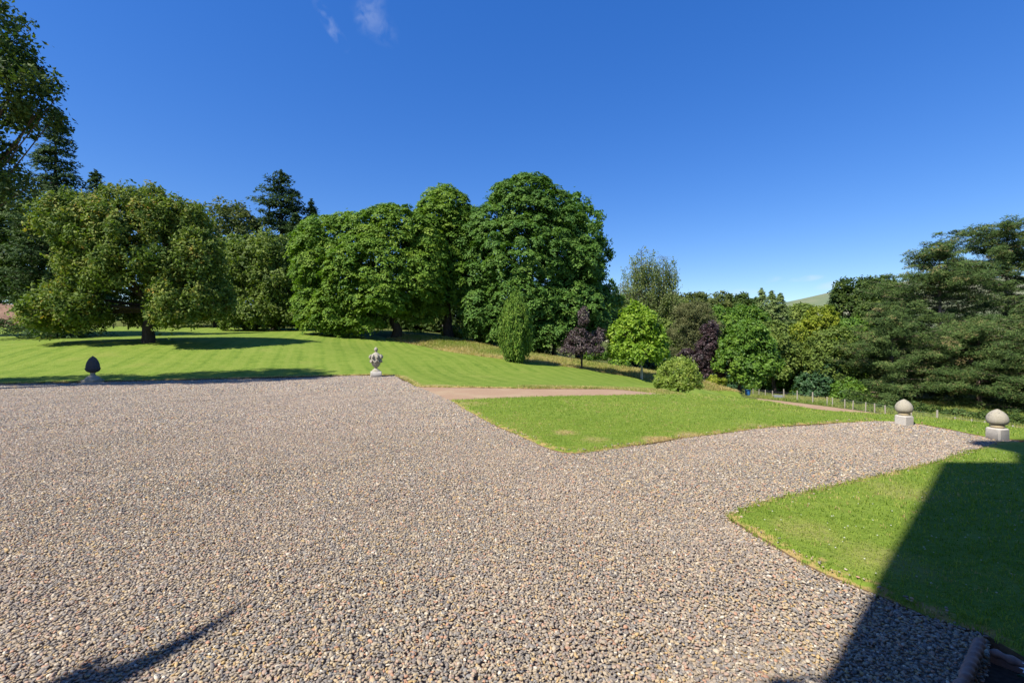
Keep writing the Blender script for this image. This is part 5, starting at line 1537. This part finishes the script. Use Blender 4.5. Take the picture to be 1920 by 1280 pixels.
x, y, z = at(1402, 738, 40.2)
tub = empty("blue_tub", (x, y, h1(x, y))); tag(tub, "round blue plastic tub at the left end of the fence", "tub")
M['blue'] = plain_mat("blue_plastic", (0.025, 0.12, 0.30), .45, .5, .1)
tub.scale = (.72, .72, .78)
m = MB(); m.lathe([(.22, 0), (.27, .04), (.31, .3), (.33, .58), (.335, .60), (.31, .60), (.29, .30), (.25, .10)], 24); m.build("body", M['blue'], tub, True)
m = MB(); m.lathe([(.325, .575), (.36, .58), (.365, .615), (.34, .63), (.315, .62)], 24); m.build("rim", M['blue'], tub, True)

x, y, z = at(1459, 741, 60)
ms = empty("metal_trough", (x, y, h1(x, y)), R(-25)); tag(ms, "pale grey metal trough standing against the fence posts", "trough")
ms.scale = (.8, .8, .8)
M['galv'] = plain_mat("galvanised_sheet", (0.24, 0.26, 0.29), .5, .5, .12)
m = MB(); m.rings([[(-.55, -.2, .06), (.55, -.2, .06), (.55, .2, .06), (-.55, .2, .06)], [(-.65, -.3, .62), (.65, -.3, .62), (.65, .3, .62), (-.65, .3, .62)], [(-.60, -.26, .62), (.60, -.26, .62), (.60, .26, .62), (-.60, .26, .62)], [(-.52, -.18, .14), (.52, -.18, .14), (.52, .18, .14), (-.52, .18, .14)]]); m.build("basin", M['galv'], ms)
for sx in (-.4, .4):
    m = MB(); m.box(sx - .04, -.18, -.1, sx + .04, .18, .065); m.build("foot", M['galv'], ms)

# ------------------------------------------------------------------ flower bed in the near corner
BED = [(2.36, 2.24), (2.58, 1.98), (4.2, -0.5), (-0.6, -0.5), (0.62, 0.85), (1.35, 1.42), (2.0, 1.97)]
tag(sheet("flower_bed", BED, 0.02, M['soil'], jit=0.0), kind='structure')
M['terracotta'] = plain_mat("weathered_rope_edging_clay", (0.27, 0.185, 0.155), .85, .2, .35, 18)


def rope_tile(parent, a, b, rad_, top, base):
    """Victorian rope-top edging tile: a slab with a twisted roll along its top"""
    a, b = Vector((*a, 0)), Vector((*b, 0)); d = (b - a); L_ = d.length; d.normalize(); nrm = Vector((-d.y, d.x, 0))
    m = MB()
    n, k = 12, max(24, int(L_ / .011))
    rings = []
    for i in range(k + 1):
        t = i / k; s = t * L_
        end = min(1.0, min(t, 1 - t) * k / 3 + .55)
        ring = []
        for j in range(n):
            th = 2 * math.pi * j / n
            rr = rad_ * end * (1 + .20 * math.cos(2 * th - s / .058 * 2 * math.pi))
            ring.append(a + d * (s + .003) * .995 + nrm * (rr * math.cos(th)) + Vector((0, 0, top - rad_ + rr * math.sin(th))))
        rings.append(ring)
    m.rings(rings)
    q0, q1 = a + d * .006, b - d * .006
    h = rad_ * .55
    vs = [q0 - nrm * h, q1 - nrm * h, q1 + nrm * h, q0 + nrm * h]
    m.add([v + Vector((0, 0, -.08)) - base * 0 for v in vs] + [v + Vector((0, 0, top - rad_ * 1.2)) for v in vs], [(3, 2, 1, 0), (4, 5, 6, 7), (0, 1, 5, 4), (1, 2, 6, 5), (2, 3, 7, 6), (3, 0, 4, 7)])
    return m.build("edging_tile", M['terracotta'], parent, True)


edg = empty("rope_edging", (0, 0, 0)); tag(edg, "twisted rope-top clay edging round the shaded flower bed corner", "edging")
rowA = [(2.385, 2.315), (2.02, 2.035), (1.63, 1.77), (1.22, 1.46), (0.86, 1.13), (0.52, 0.80), (0.1, 0.45)]
for a, b in zip(rowA[:-1], rowA[1:]): rope_tile(edg, a, b, .022, .105, Vector())
rowB = [(2.385, 2.275), (2.56, 1.98), (2.80, 1.62), (3.06, 1.22), (3.32, .82)]
for a, b in zip(rowB[:-1], rowB[1:]): rope_tile(edg, a, b, .019, .075, Vector())

# plants in the bed
M['hosta'] = leaf_mat("blue_green_bed_leaves", [(0, (0.03, 0.09, 0.06)), (1, (0.06, 0.15, 0.10))], .15, .4, .4)
M['petal'] = plain_mat("white_petals", (0.72, 0.72, 0.74), .7, .2, .05)
rng = np.random.default_rng(77)


def bed_plant(label, x, y, nleaf, ln, wd, flower):
    r = empty("bed_plant", (x, y, .03)); tag(r, label, "plant")
    for k in range(nleaf):
        a = k * 2.4 + rng.normal(0, .2); L_ = ln * rng.uniform(.75, 1.15)
        m = MB(); V, F = [], []
        for i in range(7):
            t = i / 6
            w = wd * math.sin(math.pi * min(1, .12 + t * .88)) ** .8
            zz = L_ * (.95 * t - .75 * t * t); rr = L_ * t * .85 + .01
            for sgn in (-1, 0, 1):
                V.append((rr * math.cos(a) - sgn * w * math.sin(a), rr * math.sin(a) + sgn * w * math.cos(a), zz + (.012 if sgn else 0)))
            if i:
                o = 3 * i
                F += [(o - 3, o - 2, o + 1, o), (o - 2, o - 1, o + 2, o + 1)]
        m.add(V, F)
        o = m.build("leaf", M['hosta'], r, True)
    for (fx, fy, fz) in flower:
        m = MB()
        for k in range(6):
            a = k * math.pi / 3
            c, s = math.cos(a), math.sin(a)
            m.add([(fx, fy, fz), (fx + .018 * c - .012 * s, fy + .018 * s + .012 * c, fz + .008), (fx + .038 * c, fy + .038 * s, fz + .004), (fx + .018 * c + .012 * s, fy + .018 * s - .012 * c, fz + .008)], [(0, 1, 2, 3)])
        m.tube([(0, 0, 0), (fx * .5, fy * .5, fz * .6), (fx, fy, fz)], [.003, .003, .002], 5)
        m.build("flower", M['petal'], r)


bed_plant("blue-green leafy plant with white flowers just inside the rope edging", 2.36, 1.93, 11, .20, .035, [(-.09, .06, .12), (-.06, .075, .13), (.02, -.05, .14)])
bed_plant("second leafy clump farther along the shaded flower bed", 2.75, 1.35, 12, .24, .04, [])

# ------------------------------------------------------------------ the house behind the lens (it casts the big shadow)
M['wall'] = stone_mat("house_sandstone", (0.30, 0.25, 0.20), (0.42, 0.36, 0.29), (0.30, 0.26, 0.2), (0.16, 0.14, 0.12), .4)
M['slate'] = plain_mat("roof_slate", (0.085, 0.09, 0.10), .6, .4, .25, 3)
M['glass'] = plain_mat("dark_window_glass", (0.02, 0.025, 0.03), .08, .6, .05)
M['frame'] = plain_mat("white_window_frame", (0.7, 0.7, 0.68), .5, .4, .05)
HX, HY, HT = -1.54, -0.6, 11.53
house = empty("stone_house", (HX, HY, 0)); tag(house, "tall stone house standing close behind the flower bed", "house")
m = MB(); m.box(0, -11, -.3, 15, 0, HT, 0); m.build("wall", M['wall'], house)
m = MB()
m.add([(.25, -10.7, HT + .005), (14.7, -10.7, HT + .005), (14.7, -.6, HT + .005), (.25, -.6, HT + .005), (3, -5.5, HT + 2.6), (12, -5.5, HT + 2.6)], [(0, 1, 5, 4), (1, 2, 5), (2, 3, 4, 5), (3, 0, 4), (3, 2, 1, 0)])
roof = m.build("roof", M['slate'], house)
m = MB(); m.box(.92, -1.5, HT + .003, 3.2, -.02, 13.4); m.box(.35, -1.9, 13.4, 3.6, .1, 13.88); m.build("chimney", M['wall'], house)
for fx in (2.6, 6.2, 9.8, 13.0):
    for fz in (1.0, 4.5, 8.0):
        m = MB(); m.box(fx - .55, .003, fz, fx + .55, .012, fz + 1.9); w = m.build("window", M['glass'], house)
        m = MB()
        for (a0, b0, a1, b1) in ((-.62, -.07, .62, .0), (-.62, 1.9, .62, 1.97), (-.62, 0, -.55, 1.9), (.55, 0, .62, 1.9), (-.55, .93, .55, .97)):
            m.box(fx + a0, .004, fz + b0, fx + a1, .05, fz + b1)
        m.build("sash", M['frame'], w)
# low gabled wing to the left; its unseen horn is shaped to cast a streak on the gravel
m = MB(); m.box(-7.0, -10.5, -.3, -1.2, -.75, 3.6); m.build("wing_wall", M['wall'], house)
gx_, gy_ = -5.62 - HX, -1.2 - HY
m = MB()
y0, y1 = -.62, -10.6
m.add([(gx_ - 2.6, y0, 3.6), (gx_ + 2.6, y0, 3.6), (gx_, y0, 5.75), (gx_ - 2.6, y1, 3.6), (gx_ + 2.6, y1, 3.6), (gx_, y1, 5.75)], [(0, 1, 2), (4, 3, 5), (0, 2, 5, 3), (1, 4, 5, 2), (0, 3, 4, 1)])
m.build("gable", M['wall'], house)
m = MB()
m.tube([(gx_ + .02, gy_, 5.55), (gx_ + .02, gy_, 5.9), (gx_ - .02, gy_, 6.15), (gx_ - .13, gy_, 6.5), (gx_ - .26, gy_, 6.8), (gx_ - .36, gy_, 7.0)], [.14, .12, .075, .05, .032, .012], 8)
m.tube([(gx_ - .04, gy_, 5.7), (gx_ - .16, gy_, 5.95), (gx_ - .29, gy_, 6.2)], [.10, .07, .025], 8)
m.build("gable_streak_caster", M['wall'], house)
# guessed lantern form, added out of view to cast a blob beside the corner shadow
lan = empty("lantern_shadow_caster", (HX - .005, HY - .25, 5.15)); tag(lan, "unseen lantern form added at the house corner to cast a shadow blob", "lantern")
M['iron'] = plain_mat("black_iron", (0.02, 0.02, 0.022), .5, .4, .1)
m = MB(); m.tube([(0, 0, .12), (-.2, 0, .2), (-.40, 0, .16)], [.02, .02, .015], 7); m.build("bracket", M['iron'], lan)
m = MB(); m.lathe([(.03, -.22), (.06, -.18), (.085, .02), (.10, .04), (.05, .11), (.015, .16)], 6, (-.40, 0)); m.build("caster_cage", M['iron'], lan)

print("TREE LEAVES", sum(t[1] for t in TREES), "gravel stones", len(gx))
